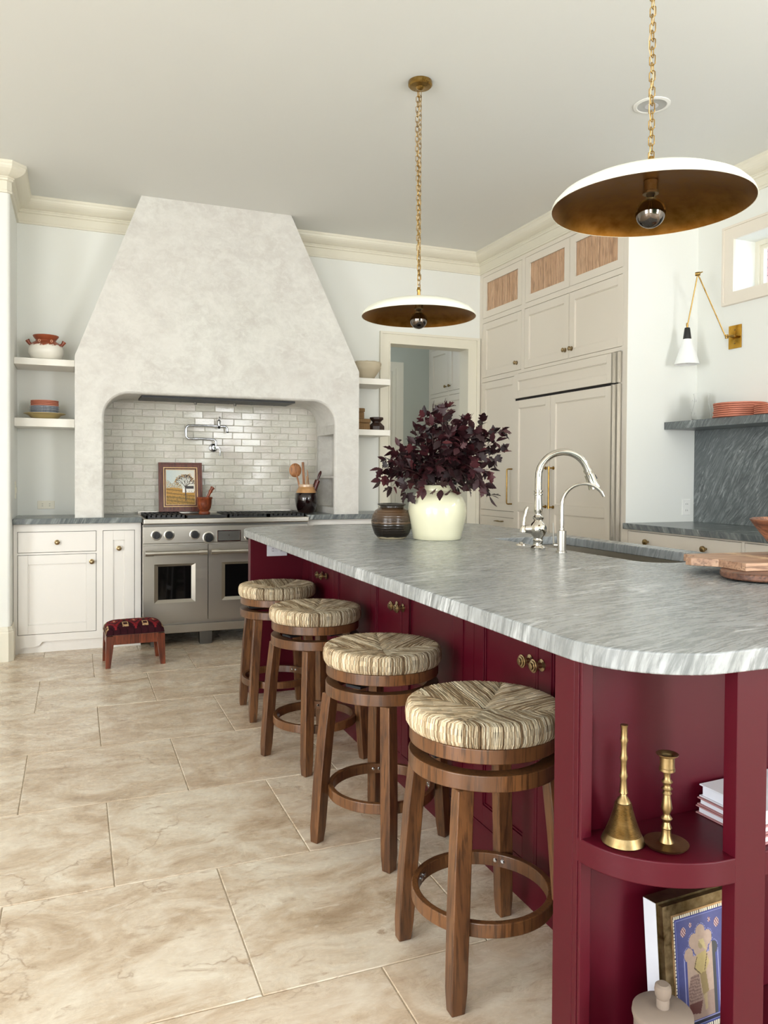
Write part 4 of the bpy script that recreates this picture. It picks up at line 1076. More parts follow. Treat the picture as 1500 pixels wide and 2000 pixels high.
# two-tone pot with small handles, upper left shelf
tp = T('clay_pot', 'squat clay pot, red-brown above and chalky white below, upper left shelf', 'pot', (-.188, 5.955, 2.0085)); tp.e.scale = (1.02, 1.02, 1.08)
m = zmat('dipped_clay', [(0, (232, 228, 218)), (.55, (230, 226, 216)), (.60, (140, 66, 36)), (1, (152, 74, 42))], .163, .35, .05, 4, .2, .3)
bm = new(); lathe(bm, [(0, 0), (.075, 0), (.095, .015), (.112, .045), (.112, .07), (.104, .095), (.085, .115), (.066, .124), (.063, .132), (.078, .150), (.084, .160), (.081, .163), (.06, .14), (.09, .08), (0, .02)], 48); bo = tp.p('body', bm, m.m, smooth=True, ang=1)
for s in (-1, 1):
    bm = new(); tube(bm, [(s*.092, 0, .100), (s*.106, 0, .112), (s*.117, 0, .130)], [.012, .011, .015], 12); tp.p('handle', bm, paint('red_clay', (132, 62, 36), .3), smooth=True)
for s in (-1, 1):
    bm = new(); lathe(bm, [(.009, .002), (.009, -.004), (.005, -.005), (.004, 0)], 16, (s*.038, -.090, .118), 'Y'); tp.p('boss', bm, paint('pale_clay', (190, 140, 110), .5), smooth=True, parent=bo)
# platter and stacked plates, lower left shelf
sh = 1.597; pc_ = (-.196, 5.945)
pot('platter', [(0, 0), (.082, 0), (.094, .014), (.105, .026), (.136, .037), (.137, .040), (.10, .034), (.085, .012), (0, .010)], paint('olive_glaze', (190, 172, 124), .4, .2, 90, 30), 'wide olive-yellow platter under the stack of plates', 'platter', (*pc_, sh+.0005), 48)
blue = zmat('blue_print', [(0, (226, 228, 232)), (.4, (214, 218, 224)), (.55, (110, 124, 150)), (.7, (220, 223, 228)), (1, (140, 150, 170))], .012, .25, .012, 9)
for k in range(6):
    pot('dinner_plate', [(0, 0), (.058, 0), (.062, .002), (.097-.001*(k % 2), .008), (.097, .010), (.06, .005), (0, .004)], blue.m, ORD[5-k]+' of the six blue and white patterned plates on the left shelf', 'plate', (pc_[0]+random.uniform(-.002, .002), pc_[1], sh+.0365+.0088*k), 48, group='patterned plates stacked on the left shelf')
for k in range(4):
    pot('terracotta_plate', [(0, 0), (.085, 0), (.0905, .002), (.091, .0085), (.087, .0085), (.084, .003), (0, .003)], M['terra'], ORD[3-k]+' of the four small terracotta plates crowning the left shelf stack', 'plate', (pc_[0]+random.uniform(-.001, .001), pc_[1], sh+.0905+.0102*k), 48, group='terracotta plates on the left shelf')
# right-hand little shelves
mb = paint('papier_mache', (204, 192, 168), .95, .9, 45, 24)
bm = new(); lathe(bm, [(0, 0), (.055, 0), (.075, .02), (.112, .075), (.128, .098), (.124, .108), (.129, .120), (.131, .135), (.126, .145), (.118, .14), (.10, .075), (.06, .02), (0, .012)], 48)
for v in bm.verts: v.co += Vector((random.uniform(-1, 1), random.uniform(-1, 1), random.uniform(-1, 1)))*.0018
o = tag(ob('rough_bowl', bm, mb, smooth=True, ang=2), 'rough beige papery bowl on the upper shelf right of the hood', 'bowl'); o.location = (2.228, 6.0, 1.9995)
wk = N('basket_weave', .8, col=(176, 140, 94)); v_ = wk.co(); w1_ = wk.n('TexWave', {'Vector': v_, 'Scale': 48.0, 'Distortion': 2.5, 'Detail': 2.0}, bands_direction='Z').outputs['Fac']
w2_ = wk.n('TexWave', {'Vector': v_, 'Scale': 55.0, 'Distortion': 2.0}, bands_direction='X').outputs['Fac']
h_ = wk.n('Math', {0: w1_, 1: w2_}, operation='MULTIPLY').outputs[0]; wk.set('Base Color', wk.ramp(h_, [(0, (112, 82, 50)), (.5, (172, 136, 92)), (1, (202, 168, 118))])); wk.bump(h_, .8, .004)
def wbox(label, loc, hw_, hh):
    t = T('woven_box', label, 'box', loc)
    bm = new(); box(bm, -hw_, hw_, -hw_, hw_, 0, hh*.62); t.p('base', bm, wk.m, bev=.006)
    bm = new(); box(bm, -hw_-.005, hw_+.005, -hw_-.005, hw_+.005, hh*.62+.0005, hh); t.p('lid', bm, wk.m, bev=.008)
wbox('larger square woven lidded box, lower of two, right of the hood', (2.165, 6.0, 1.5855), .078, .092)
wbox('smaller woven lidded box on top of the larger one', (2.150, 6.0, 1.678), .052, .088)
pot('wood_candleholder', [(0, 0), (.070, 0), (.070, .034), (.064, .040), (.036, .066), (.036, .072), (.054, .088), (.060, .092), (.060, .106), (.056, .109), (0, .106)], M['darkw'], 'dark turned wood candle holder beside the woven boxes', 'candle holder', (2.315, 5.965, 1.5855), 8, .3)

# ------------------------------------------------------------------ on the range
# landscape painting leaning on the tiles
rnd = random.Random(3)
twigs = []
def grow(p, a, l, w, d):
    q = (p[0]+l*math.cos(a), p[1]+l*math.sin(a)); twigs.append((p, q, w))
    if d > 0:
        for s in (-1, 1, .2): grow(q, a+s*rnd.uniform(.35, .7), l*rnd.uniform(.6, .8), w*.6, d-1)
twigs.append(((.68, .12), (.67, .5), .016))
for a in (2.3, 1.7, 1.1, .7): grow((.67, .5), a, .15, .010, 3)
dots = [(q[0]+rnd.uniform(-.02, .02), q[1]+rnd.uniform(-.02, .02)) for p, q, w in twigs if w < .006]
def painting(u, v):
    hz = .47+.03*math.sin(u*5)-.05*u
    if v > hz:
        c = (188+30*u+8*rnd.random(), 203+14*u, 202+4*u)
        if v < hz+.17+.05*math.sin(u*23) and u < .55 and rnd.random() < .55: c = rnd.choice([(178, 150, 92), (120, 112, 70), (206, 186, 140), (150, 110, 70)])
    else:
        k = rnd.random(); c = (168+30*k, 124+26*k, 48+20*k)
        if math.sin(v*60+u*6) > .4: c = tuple(q*.75 for q in c)
        if v < .25 and rnd.random() < .3: c = (110, 96, 40)
    if .57 < u < .97 and .345 < v < .42: c = (232, 228, 220)
    if .68 < u < .96 and .45 < v < .53: c = (52, 46, 48)
    if .58 < u < .97 and .42 <= v <= .45: c = (226, 222, 214)
    if .57 < u < .66 and .345 < v < .47: c = (240, 236, 230)
    if .7 < u < .95 and .375 < v < .39 and int(u*22) % 2: c = (90, 70, 66)
    for x, y in dots:
        if abs(u-x) < .014 and abs(v-y) < .011: c = rnd.choice([(190, 136, 60), (120, 110, 80), (206, 170, 110)])
    for p, q, w in twigs:
        if abs(u-p[0]) < .2 and abs(v-p[1]) < .5 and segd(u, v, p, q) < max(w, .004): c = (66, 52, 46)
    return c
pt = T('framed_painting', 'framed autumn landscape painting with bare tree and white house, on the range', 'painting', (.752, 6.055, .93), 0)
Wp, Hp = .325, .378
pt.e.rotation_euler = (math.radians(-9), 0, math.radians(-1))
FP = lambda u, w, z: (u, -w, z)
def mold(bm, a, b, w0, w1, Wp=Wp, Hp=Hp, F=FP):
    plate(bm, F, -Wp/2+a, Wp/2-a, a, Hp-a, [(-Wp/2+b, Wp/2-b, b, Hp-b)], w0, w1)
bm = new(); mold(bm, 0, .012, -.012, .014); mold(bm, .012, .036, -.012, .009); fo = pt.p('frame', bm, M['framewood'], bev=.002)
bm = new(); mold(bm, .036, .042, -.012, .012); pt.p('gilt_edge', bm, M['goldp'], parent=fo)
bm = new(); mold(bm, .042, .052, -.012, .004); pt.p('inner_frame', bm, M['framewood'], parent=fo)
bm = new(); mold(bm, .052, .056, -.012, .006); pt.p('liner', bm, M['goldp'], parent=fo)
me = image_grid(Wp-.11, Hp-.11, 72, 90, painting, lambda x, z: (x, -.001, z+.055)); me.materials.append(vcol('oil_paint', .5, bump=.1)); o = bpy.data.objects.new('canvas', me); C.objects.link(o); o.parent = pt.e
bm = new(); box(bm, -Wp/2+.01, Wp/2-.01, .002, .010, .01, Hp-.01); pt.p('backing', bm, M['darkw'])
# mortar and pestle
mt = T('mortar', 'turned red-brown wooden mortar in front of the painting', 'mortar', (.902, 5.88, .9185))
bm = new(); lathe(bm, [(0, 0), (.040, 0), (.043, .006), (.041, .018), (.034, .024), (.038, .030), (.048, .050), (.054, .080), (.055, .112), (.059, .116), (.060, .124), (.056, .128), (.048, .126), (.046, .09), (.03, .05), (0, .045)], 40); mt.p('bowl', bm, M['mortarw'], smooth=True, ang=.8)
ps = T('pestle', 'turned wooden pestle leaning out of the mortar', 'pestle', (.895, 5.88, .97))
bm = new(); tube(bm, [(0, 0, .0), (.02, 0, .05), (.045, 0, .105), (.052, 0, .118), (.060, 0, .133), (.069, 0, .148), (.072, 0, .152)], [.012, .011, .010, .015, .012, .018, .008], 18); ps.p('shaft', bm, M['mortarw'], smooth=True, ang=1)
# crock with utensils
m = zmat('dark_brown_glaze', [(0, (60, 40, 30)), (.12, (22, 10, 10)), (.68, (30, 14, 14)), (.70, (20, 8, 8)), (.705, (190, 142, 92)), (.9, (186, 140, 92)), (.92, (214, 186, 158)), (1, (206, 178, 150))], .228, .14, .004, 3, .7, .15, 14)
CX, CY = 1.713, 5.955
pot('utensil_crock', [(0, 0), (.058, 0), (.066, .01), (.084, .06), (.091, .11), (.088, .155), (.084, .158), (.079, .172), (.064, .205), (.058, .208), (.060, .222), (.057, .228), (.050, .226), (.05, .2), (.08, .15), (.06, .02), (0, .015)], m.m, 'dark brown glazed crock with tan shoulder holding utensils by the range', 'crock', (CX, CY, CT+.0005), 56)
def utensil(name, label, build, cat='utensil'):
    bm = new(); build(bm); return bm
bm = new(); a, b = Vector((CX-.01, CY, CT+.03)), Vector((CX-.075, CY+.01, CT+.30)); d = (b-a).normalized()
tube(bm, [a, a.lerp(b, .5), b], .007, 10)
sp_ = new(); lathe(sp_, [(0, -.006), (.03, -.002), (.046, .006), (.050, .010), (.046, .010), (.03, .004), (0, 0)], 28, (0, 0, 0), 'Y')
for v in sp_.verts: v.co.z *= 1.12; v.co += b+d*.04
tsp = T('wooden_spoon', 'round-bowled wooden spoon, leftmost in the crock', 'spoon', tuple(a)); tsp.p('handle', bm, M['spoonw'], world=True, smooth=True); tsp.p('spoon_bowl', sp_, M['spoonw'], world=True, smooth=True)
bm = new(); v = box(bm, -.010, .010, -.004, .004, 0, .375); o = tag(ob('spatula', bm, M['spoonw'], bev=.003), 'flat wooden stirring stick with dark end, second in the crock', 'spatula'); o.location = (CX-.008, CY, CT+.03); o.rotation_euler = (0, -.055, 0)
bm = new(); tube(bm, [(0, 0, 0), (.004, 0, .255), (.006, 0, .262)], [.006, .007, .009], 10); o = tag(ob('short_spoon_handle', bm, M['board2'], smooth=True), 'short pale utensil handle between the spatula and rolling pin', 'utensil'); o.location = (CX-.004, CY-.02, CT+.03)
bm = new(); tube(bm, [(0, 0, 0), (.02, 0, .2), (.01, 0, .3), (.006, 0, .315)], [.006, .005, .003, .0015], 8); o = tag(ob('carving_fork', bm, M['spoonw'], smooth=True), 'thin pointed wooden fork behind the rolling pin', 'utensil'); o.location = (CX+.006, CY+.02, CT+.03)
rp = T('rolling_pin', 'small dark red rolling pin sticking out of the crock at right', 'rolling pin', (CX+.012, CY-.004, CT+.045)); rp.e.rotation_euler = (0, .36, 0)
bm = new(); lathe(bm, [(0, 0), (.018, 0), (.0215, .004), (.0215, .226), (.018, .231), (0, .231)], 24); rp.p('roller', bm, M['pinw'], smooth=True, ang=.6)
bm = new(); lathe(bm, [(.007, .231), (.006, .24), (.011, .262), (.0115, .29), (.007, .307), (0, .310)], 18); rp.p('handle', bm, M['pinw'], smooth=True)
# pot filler on the tiles
py_ = YB-.01
t = T('pot_filler', 'chrome folding pot filler tap mounted on the tiled wall', 'tap', (1.018, py_, 1.435))
bm = new(); lathe(bm, [(0, 0), (.032, 0), (.034, -.004), (.030, -.012), (.018, -.018), (.014, -.05), (0, -.05)], 32, (1.010, py_, 1.425), 'Y'); t.p('flange', bm, M['chrome'], world=True, smooth=True)
y_ = py_-.06
def arc(c, r, a0, a1, n=6): return [(c[0]+r*math.cos(a0+(a1-a0)*i/n), y_, c[1]+r*math.sin(a0+(a1-a0)*i/n)) for i in range(n+1)]
bm = new(); tube(bm, [(1.022, y_, 1.415), (1.022, y_, 1.45)] + arc((.992, 1.46), .03, 0, PI/2) + [(.9, y_, 1.492)] + arc((.82, 1.515), .026, -PI/2, -PI, 5) + [(.794, y_, 1.545)], .0085, 14); t.p('lower_arm', bm, M['chrome'], world=True, smooth=True)
bm = new(); tube(bm, [(.794, y_, 1.545), (.794, y_, 1.56)] + arc((.822, 1.565), .028, PI, PI/2, 5) + [(1.0, y_, 1.594), (1.07, y_, 1.59)] + arc((1.085, 1.568), .024, PI/2, .1, 5) + [(1.110, y_, 1.552)], .0082, 14); t.p('upper_arm', bm, M['chrome'], world=True, smooth=True)
bm = new(); lathe(bm, [(0, -.012), (.012, -.012), (.012, .012), (0, .012)], 18, (.794, y_, 1.545)); lathe(bm, [(0, -.006), (.014, -.006), (.011, .004), (0, .004)], 18, (1.110, y_, 1.548)); t.p('joint', bm, M['chrome'], world=True, smooth=True)
bm = new(); lathe(bm, [(0, -.022), (.010, -.022), (.016, -.012), (.012, -.004), (.013, .012), (.015, .03), (.016, .036), (.010, .046), (.004, .05), (0, .05)], 22, (1.045, y_, 1.595)); tube(bm, [(1.045, y_, 1.64), (1.045, y_, 1.656), (1.052, y_-.004, 1.664)], [.004, .004, .009], 10); t.p('valve', bm, M['chrome'], world=True, smooth=True)
bm = new(); lathe(bm, [(0, -.02), (.016, -.018), (.020, 0), (.012, .012), (0, .014)], 20, (1.024, y_, 1.425), 'Y'); tube(bm, [(1.045, y_-.01, 1.42), (1.052, y_-.012, 1.40), (1.050, y_-.012, 1.375), (1.049, y_-.012, 1.362)], [.008, .005, .006, .009], 12); t.p('valve', bm, M['chrome'], world=True, smooth=True)
# things in the pier recess
pot('oil_bottle', [(0, 0), (.022, 0), (.024, .01), (.024, .07), (.010, .09), (.009, .125), (.012, .128), (0, .13)], M['pinw'], 'small dark bottle on the hood recess shelf', 'bottle', (HX1+.085, 5.745, 1.2105), 24)
pot('spice_grinder', [(0, 0), (.026, 0), (.026, .02), (.016, .05), (.022, .08), (.014, .11), (.018, .13), (.012, .15), (0, .155)], M['pinw'], 'dark turned grinder at the bottom of the hood recess', 'grinder', (HX1+.07, 5.755, .9655), 24)
# ------------------------------------------------------------------ on the marble shelf
cg = N('clear_glass', 0.0, col=(255, 255, 255)); cg.set('Transmission Weight', 1.0); cg.set('IOR', 1.12)
pg = T('glass_pitcher', 'clear glass pitcher on the marble shelf near the corner', 'pitcher', (3.845, 3.975, 1.5875))
prof = [(0, .004), (.050, .004), (.060, .018), (.062, .04), (.055, .08), (.044, .12), (.042, .145), (.048, .175), (.050, .180), (.0485, .180), (.0405, .145), (.0425, .12), (.053, .08), (.060, .04), (.058, .02), (.048, .006), (0, .006)]
prof = [(0, 0), (.050, 0), (.060, .012), (.0625, .04), (.056, .08), (.046, .12), (.044, .145), (.050, .178), (.0515, .182), (.050, .182), (.0425, .145), (.0445, .12), (.0545, .08), (.061, .04), (.058, .016), (.048, .005), (0, .005)]
bm = new(); lathe(bm, prof, 40); b_ = pg.p('body', bm, cg.m, smooth=True, ang=1)
bm = new(); tube(bm, [(0, .048, .14), (0, .075, .145), (0, .095, .12), (0, .098, .085), (0, .085, .06), (0, .062, .055)], .005, 12); pg.p('handle', bm, cg.m, smooth=True)
for k in range(7):
    pot('terracotta_plate', [(0, 0), (.12, 0), (.150, .0015), (.1535, .004), (.1535, .012), (.149, .012), (.147, .005), (0, .004)], M['terra'], ORD[6-k]+' terracotta plate of the taller stack on the marble shelf', 'plate', (3.812+random.uniform(-.003, .003), 3.625+random.uniform(-.004, .004), 1.5875+k*.0127), 56, group='terracotta plates, taller stack on the marble shelf')
for k in range(5):
    pot('terracotta_plate', [(0, 0), (.10, 0), (.125, .0015), (.1285, .004), (.1285, .011), (.124, .011), (.122, .005), (0, .004)], M['terra'], ORD[4-k]+' terracotta plate of the shorter stack at the right picture edge', 'plate', (3.80, 3.335, 1.5875+k*.0117), 48, group='terracotta plates, lower stack at the right edge')

# ------------------------------------------------------------------ boards and bowl on the island
bt = T('serving_board', 'dark round-edged wooden serving board, lowest under the paler board', 'board', (2.10, 1.76, CT))
bm = new(); pts = [(-.25+.0, 0)]
P = [(.29*math.cos(a)*(1.0), .17*math.sin(a)) for a in [2*PI*i/40 for i in range(40)]]
prism(bm, [(x, y) for x, y in P], .004, .026, lambda u, w, z: (u, z, w))
bt.p('board', bm, M['redwood2'], bev=.007); bt.e.rotation_euler = (0, 0, .1)
bd = T('cutting_board', 'pale striped cutting board with a handle on the near right island', 'board', (2.13, 1.83, CT+.0265), math.radians(-6))
x0, x1, y0, y1 = -.255, .32, -.115, .175
def plank(name, pts, mat):
    bm = new(); prism(bm, pts, 0, .024, lambda u, w, z: (u, z, w)); bd.p(name, bm, mat, bev=.002)
plank('plank', [(x0, y0), (-.10, y0), (-.10, y1), (x0, y1)], M['boardw'])
plank('pale_strip', [(-.0995, y0), (-.055, y0), (-.055, y1), (-.0995, y1)], M['boardl'])
plank('plank', [(-.0545, y0), (x1, y0), (x1, y1), (-.0545, y1)], M['boardw'])
plank('handle', [(x0-.0005, -.0), (x0-.045, .045), (x0-.058, .060), (x0-.062, .082), (x0-.045, .098), (x0-.0005, .10)], M['boardw'])

bm = new(); lathe(bm, [(0, 0), (.05, 0), (.06, .006), (.115, .075), (.142, .112), (.145, .118), (.139, .121), (.12, .108), (.07, .04), (.04, .022), (0, .02)], 48); o = tag(ob('wooden_bowl', bm, M['mango'], smooth=True, ang=.9), 'carved reddish wooden bowl on the cutting board', 'bowl'); o.location = (2.215, 1.86, CT+.051)

# ------------------------------------------------------------------ on the island shelves
SH = .5275
hb = T('brass_bell', 'tall brass hand bell with ringed body and bamboo-style handle', 'bell', (.970, 1.188, SH)); hb.e.scale = (.89, .89, .89)
prof = [(.044, 0), (.046, .003), (.042, .012), (.038, .02)]
z = .02
for k in range(24):
    r = .038-.022*(k/24)**.9 if k < 14 else .0252-.006*((k-14)/10)
    r = .038 + (.0175-.038)*(1-(1-k/24)**1.35)
    prof += [(r, z), (r-.0020, z+.0012)]; z += .0028
prof += [(.013, .092), (.008, .098), (.0062, .104)]
for zz, r in ((.106, .0095), (.112, .008), (.135, .0065), (.142, .0088), (.149, .0068), (.162, .0060), (.175, .0068), (.181, .0088), (.187, .0068), (.2, .0060), (.213, .0068), (.219, .0088), (.225, .0068), (.245, .0068), (.252, .0085), (.253, .0)): prof.append((r, zz))
bm = new(); lathe(bm, prof[:52], 44); hb.p('bell', bm, M['brassd'], smooth=True, ang=.5)
bm = new(); lathe(bm, prof[51:], 24); hb.p('handle', bm, M['brassd'], smooth=True, ang=.7)
ck = T('brass_candlestick', 'short turned brass candlestick with saucer base beside the bell', 'candlestick', (1.034, 1.143, SH))
bm = new(); lathe(bm, [(0, 0), (.020, 0), (.036, .002), (.040, .006), (.041, .0085), (.039, .009), (.025, .007), (.014, .010), (.009, .022), (.0085, .034)], 44); ck.p('base', bm, M['brassd'], smooth=True, ang=.7)
st_ = [(.0085, .034), (.010, .036), (.008, .040), (.006, .047), (.0105, .054), (.006, .060), (.0065, .064), (.0105, .073), (.0085, .085), (.0065, .099), (.009, .101), (.006, .106), (.0105, .110), (.0065, .114), (.0065, .118), (.0105, .123), (.0065, .128), (.0060, .136), (.008, .141)]
bm = new(); lathe(bm, st_, 28); ck.p('stem', bm, M['brassd'], smooth=True, ang=.8)
bm = new(); lathe(bm, [(.008, .141), (.0145, .144), (.0145, .149), (.0135, .150), (.0135, .170), (.020, .174), (.0205, .176), (.017, .176), (.012, .172), (.011, .160), (0, .160)], 32); ck.p('cup', bm, M['brassd'], smooth=True, ang=.7)
# books lying on the shelf
pages = N('paper_pages', .8, col=(222, 224, 230)); v_ = pages.co(); w_ = pages.n('TexWave', {'Vector': v_, 'Scale': 220.0, 'Distortion': .6}, bands_direction='Z').outputs['Fac']; pages.set('Base Color', pages.ramp(w_, [(0, (196, 200, 212)), (1, (236, 238, 242))]))
def book(loc, rz, w, d, h, cover, label, lift=0):
    t = T('book', label, 'book', (loc[0], loc[1], loc[2]), rz, 'books lying flat on the island shelf'); e = .003
    bm = new(); box(bm, 0, w, 0, d, 0, e); box(bm, 0, w, 0, d, h-e, h); box(bm, w-e, w, 0, d, e, h-e); t.p('cover', bm, cover, bev=.0008, seg=1)
    bm = new(); box(bm, .005, w-e, .005, d-.005, e, h-e); t.p('pages', bm, pages.m)
cpink = paint('dusty_pink_cover', (176, 128, 128), .6); cwhite = paint('white_cover', (214, 216, 222), .4); 
book((1.205, 1.078, SH), .06, .26, .16, .017, cpink, 'thin dusty pink book, lowest on the island shelf')
book((1.203, 1.082, SH+.0175), .03, .25, .155, .016, cpink, 'pink-edged book, middle of the pile on the island shelf')
book((1.210, 1.086, SH+.034), .05, .24, .15, .026, cwhite, 'thick white book, top of the pile on the island shelf')
rb_ = random.Random(11)
x = 1.255
cols = [(230, 226, 218), (150, 48, 44), (206, 196, 180), (60, 52, 52), (196, 140, 110), (232, 232, 236), (120, 84, 60)]
names = ['white', 'dark red', 'beige', 'charcoal', 'tan', 'pale grey', 'brown']
x = 1.475
for i in range(7):
    w = rb_.uniform(.018, .03)
    if x+w > 1.615: break
    t = T('book', names[i]+' spined upright book to the right of the flat pile', 'book', (x, 1.09, SH), 0, 'upright books right of the island post')
    h = rb_.uniform(.20, .25); bm = new(); box(bm, 0, w, 0, .15, 0, h); t.p('cover', bm, paint('cover', cols[i], .5), bev=.0015, seg=1); bm = new(); box(bm, .002, w-.002, .004, .148, h, h+.001); t.p('pages', bm, pages.m); x += w+.001
# framed miniature picture
def mini(u, v):
    import math as q
    def arch(u, v, s):
        if abs(u-.5) < .30*s and v < .62: return True
        for cx, cy, r in ((.5, .80, .10), (.38, .74, .10), (.62, .74, .10), (.28, .64, .09), (.72, .64, .09), (.5, .70, .16)):
            if q.hypot(u-cx, (v-cy)*1.35) < r*s: return True
        return False
    e = min(u, 1-u)*1.0; f = min(v, 1-v)*1.35
    m_ = min(e, f)
    if m_ < .055:
        s = (v*34 if e < f else u*26) % 1
        return (214, 208, 190) if abs(s-.5) < .36 else (44, 44, 62)
    if m_ < .075: return (58, 66, 128)
    if m_ < .085: return (120, 126, 176)
    if arch(u, v, .86) and v > .10:
        c = (172, 150, 136) if v > .30 else (150, 128, 118)
        if u > .70 and v < .8: c = (62, 66, 70)
        # standing figure in profile with a folded sash and long skirt
        head = q.hypot(u-.50, (v-.70)*1.2) < .045
        if head: c = (150, 136, 104)
        if inpoly(u, v, [(.46, .74), (.55, .74), (.60, .64), (.55, .66)]): c = (188, 172, 128)
        if inpoly(u, v, [(.42, .62), (.58, .64), (.64, .54), (.57, .47), (.52, .44), (.44, .46), (.36, .52)]): c = (176, 158, 108)
        if inpoly(u, v, [(.46, .46), (.57, .47), (.61, .30), (.50, .28)]): c = (140, 122, 84)
        if inpoly(u, v, [(.51, .28), (.57, .29), (.57, .16), (.53, .15)]): c = (168, 150, 116)
        if inpoly(u, v, [(.30, .46), (.44, .47), (.49, .24), (.44, .14), (.26, .16), (.25, .36)]):
            c = (112, 88, 84) if (int((u+v)*40)+int((u-v)*40)) % 2 else (150, 126, 118)
            if v < .24: c = (92, 52, 50)
        for a, b in (((.42, .6), (.37, .52)), ((.37, .52), (.47, .46)), ((.6, .6), (.55, .48))):
            if segd(u, v, a, b) < .006: c = (84, 66, 50)
        return c
    if arch(u, v, .96) and v > .09: return (70, 78, 140)
    if arch(u, v, 1.02) and v > .085: return (150, 152, 190)
    if v < .12: return (40, 42, 60)
    if (q.hypot(u-.2, (v-.84)*1.3) < .05 or q.hypot(u-.8, (v-.84)*1.3) < .05 or q.hypot(u-.33, (v-.88)*1.3) < .025 or q.hypot(u-.67, (v-.88)*1.3) < .025): return (196, 176, 176) if (int(u*60)+int(v*70)) % 2 else (110, 60, 70)
    return (74, 80, 132)
mf = T('picture_frame', 'bronze-framed miniature of a standing figure under a blue arch, lower shelf', 'picture', (1.152, 1.165, .1075)); mf.e.rotation_euler = (math.radians(-5), 0, math.radians(3))
Wf, Hf = .205, .288
bm = new(); mold(bm, 0, .006, -.035, .0, Wf, Hf); mold(bm, .004, .024, -.035, .012, Wf, Hf); mf.p('frame', bm, M['bronzef'], bev=.003)
bm = new(); mold(bm, .024, .028, -.03, .013, Wf, Hf); mf.p('inner_edge', bm, M['goldp'])
bm = new(); box(bm, -Wf/2-.0008, -Wf/2+.001, .001, .034, .001, Hf-.001); mf.p('silver_side', bm, paint('silver_leaf', (196, 198, 206), .4))
me = image_grid(Wf-.056, Hf-.056, 110, 150, mini, lambda x, z: (x, -.0075, z+.028)); me.materials.append(vcol('miniature_print', .35)); o = bpy.data.objects.new('print', me); C.objects.link(o); o.parent = mf.e
bm = new(); box(bm, -Wf/2+.006, Wf/2-.006, .004, .03, .006, Hf-.006); mf.p('backing', bm, M['darkw'])
# weathered wooden pot with lid
M['driftw'] = paint('driftwood', (136, 122, 110), .8, .6, 16, 34)
wp = T('lidded_wooden_pot', 'weathered grey wooden pot with a knobbed lid on the lowest island shelf', 'pot', (1.008, 1.118, .1075)); wp.e.scale = (1.13, 1.13, 1.18)
bm = new(); lathe(bm, [(0, 0), (.036, 0), (.042, .02), (.0455, .05), (.045, .09), (.046, .094), (.044, .098), (0, .098)], 44); wp.p('body', bm, M['driftw'], smooth=True, ang=.7)
bm = new(); lathe(bm, [(.047, .0985), (.0485, .103), (.0475, .110), (.044, .113), (.02, .116), (.0, .116)], 44); ld = wp.p('lid', bm, M['driftw'], smooth=True, ang=.7)
bm = new(); lathe(bm, [(0, .114), (.010, .114), (.0105, .128), (.0095, .130), (.0125, .135), (.0135, .143), (.0125, .150), (.009, .153), (0, .153)], 24); wp.p('knob', bm, M['driftw'], smooth=True, ang=.7, parent=ld)

# ------------------------------------------------------------------ leafy dark red branches in the vase
br = T('leafy_branches', 'full bunch of dark burgundy leafy branches standing in the cream vase', 'branches', (VX, VY, CT+.25))
lm = N('burgundy_leaf', .45, col=(58, 24, 34)); ri = lm.n('ObjectInfo').outputs['Random']; gi = lm.n('NewGeometry').outputs['Random Per Island']
rr_ = lm.n('Math', {0: ri, 1: gi}, operation='ADD').outputs[0]; rr_ = lm.n('Math', {0: rr_, 1: 1.0}, operation='MODULO').outputs[0] if False else lm.n('Math', {0: rr_, 1: 1.0}, operation='MODULO').outputs[0]
lm.set('Base Color', lm.ramp(rr_, [(0, (26, 13, 15)), (.5, (42, 18, 22)), (.85, (60, 25, 30)), (1, (80, 37, 40))])); lm.set('Specular IOR Level', .3)
tw = paint('dark_twig', (70, 44, 42), .6)
def leaf_pts(kind):
    if kind == 0:   # ovate, toothed
        half = [(.0, 0), (.10, .10), (.20, .16), (.26, .22), (.30, .19), (.42, .27), (.46, .235), (.58, .25), (.62, .20), (.74, .18), (.78, .13), (.88, .09), (1, 0)]
    else:           # lobed
        half = [(.0, 0), (.08, .08), (.16, .24), (.26, .38), (.32, .25), (.40, .22), (.50, .33), (.62, .38), (.62, .24), (.72, .16), (.82, .17), (.88, .08), (1, 0)]
    return half
def leaf_mesh(kind):
    h = leaf_pts(kind); V = []; Fc = []
    for x, y in h:
        dz = -.10*x*x
        V += [(x, 0, dz), (x, y, dz+.22*y), (x, -y, dz+.22*y)]
    for i in range(len(h)-1):
        a, b = i*3, (i+1)*3
        Fc.append((a, b, b+1, a+1)) if 0 < i < len(h)-2 else Fc.append((a, b, b+1) if i == 0 else (a, b, a+1))
        Fc.append((a, a+2, b+2, b)) if 0 < i < len(h)-2 else Fc.append((a, b+2, b) if i == 0 else (a, a+2, b))
    return V, Fc
LM = []
for k in (0, 1):
    V, Fc = leaf_mesh(k); me = bpy.data.meshes.new('leaf'); me.from_pydata(V, [], Fc); me.materials.append(lm.m); me.shade_smooth(); LM.append((me, V, Fc))
rl = random.Random(21)
cr = Vector((math.cos(yaw), -math.sin(yaw), 0)); cf_ = Vector((math.sin(yaw), math.cos(yaw), 0))
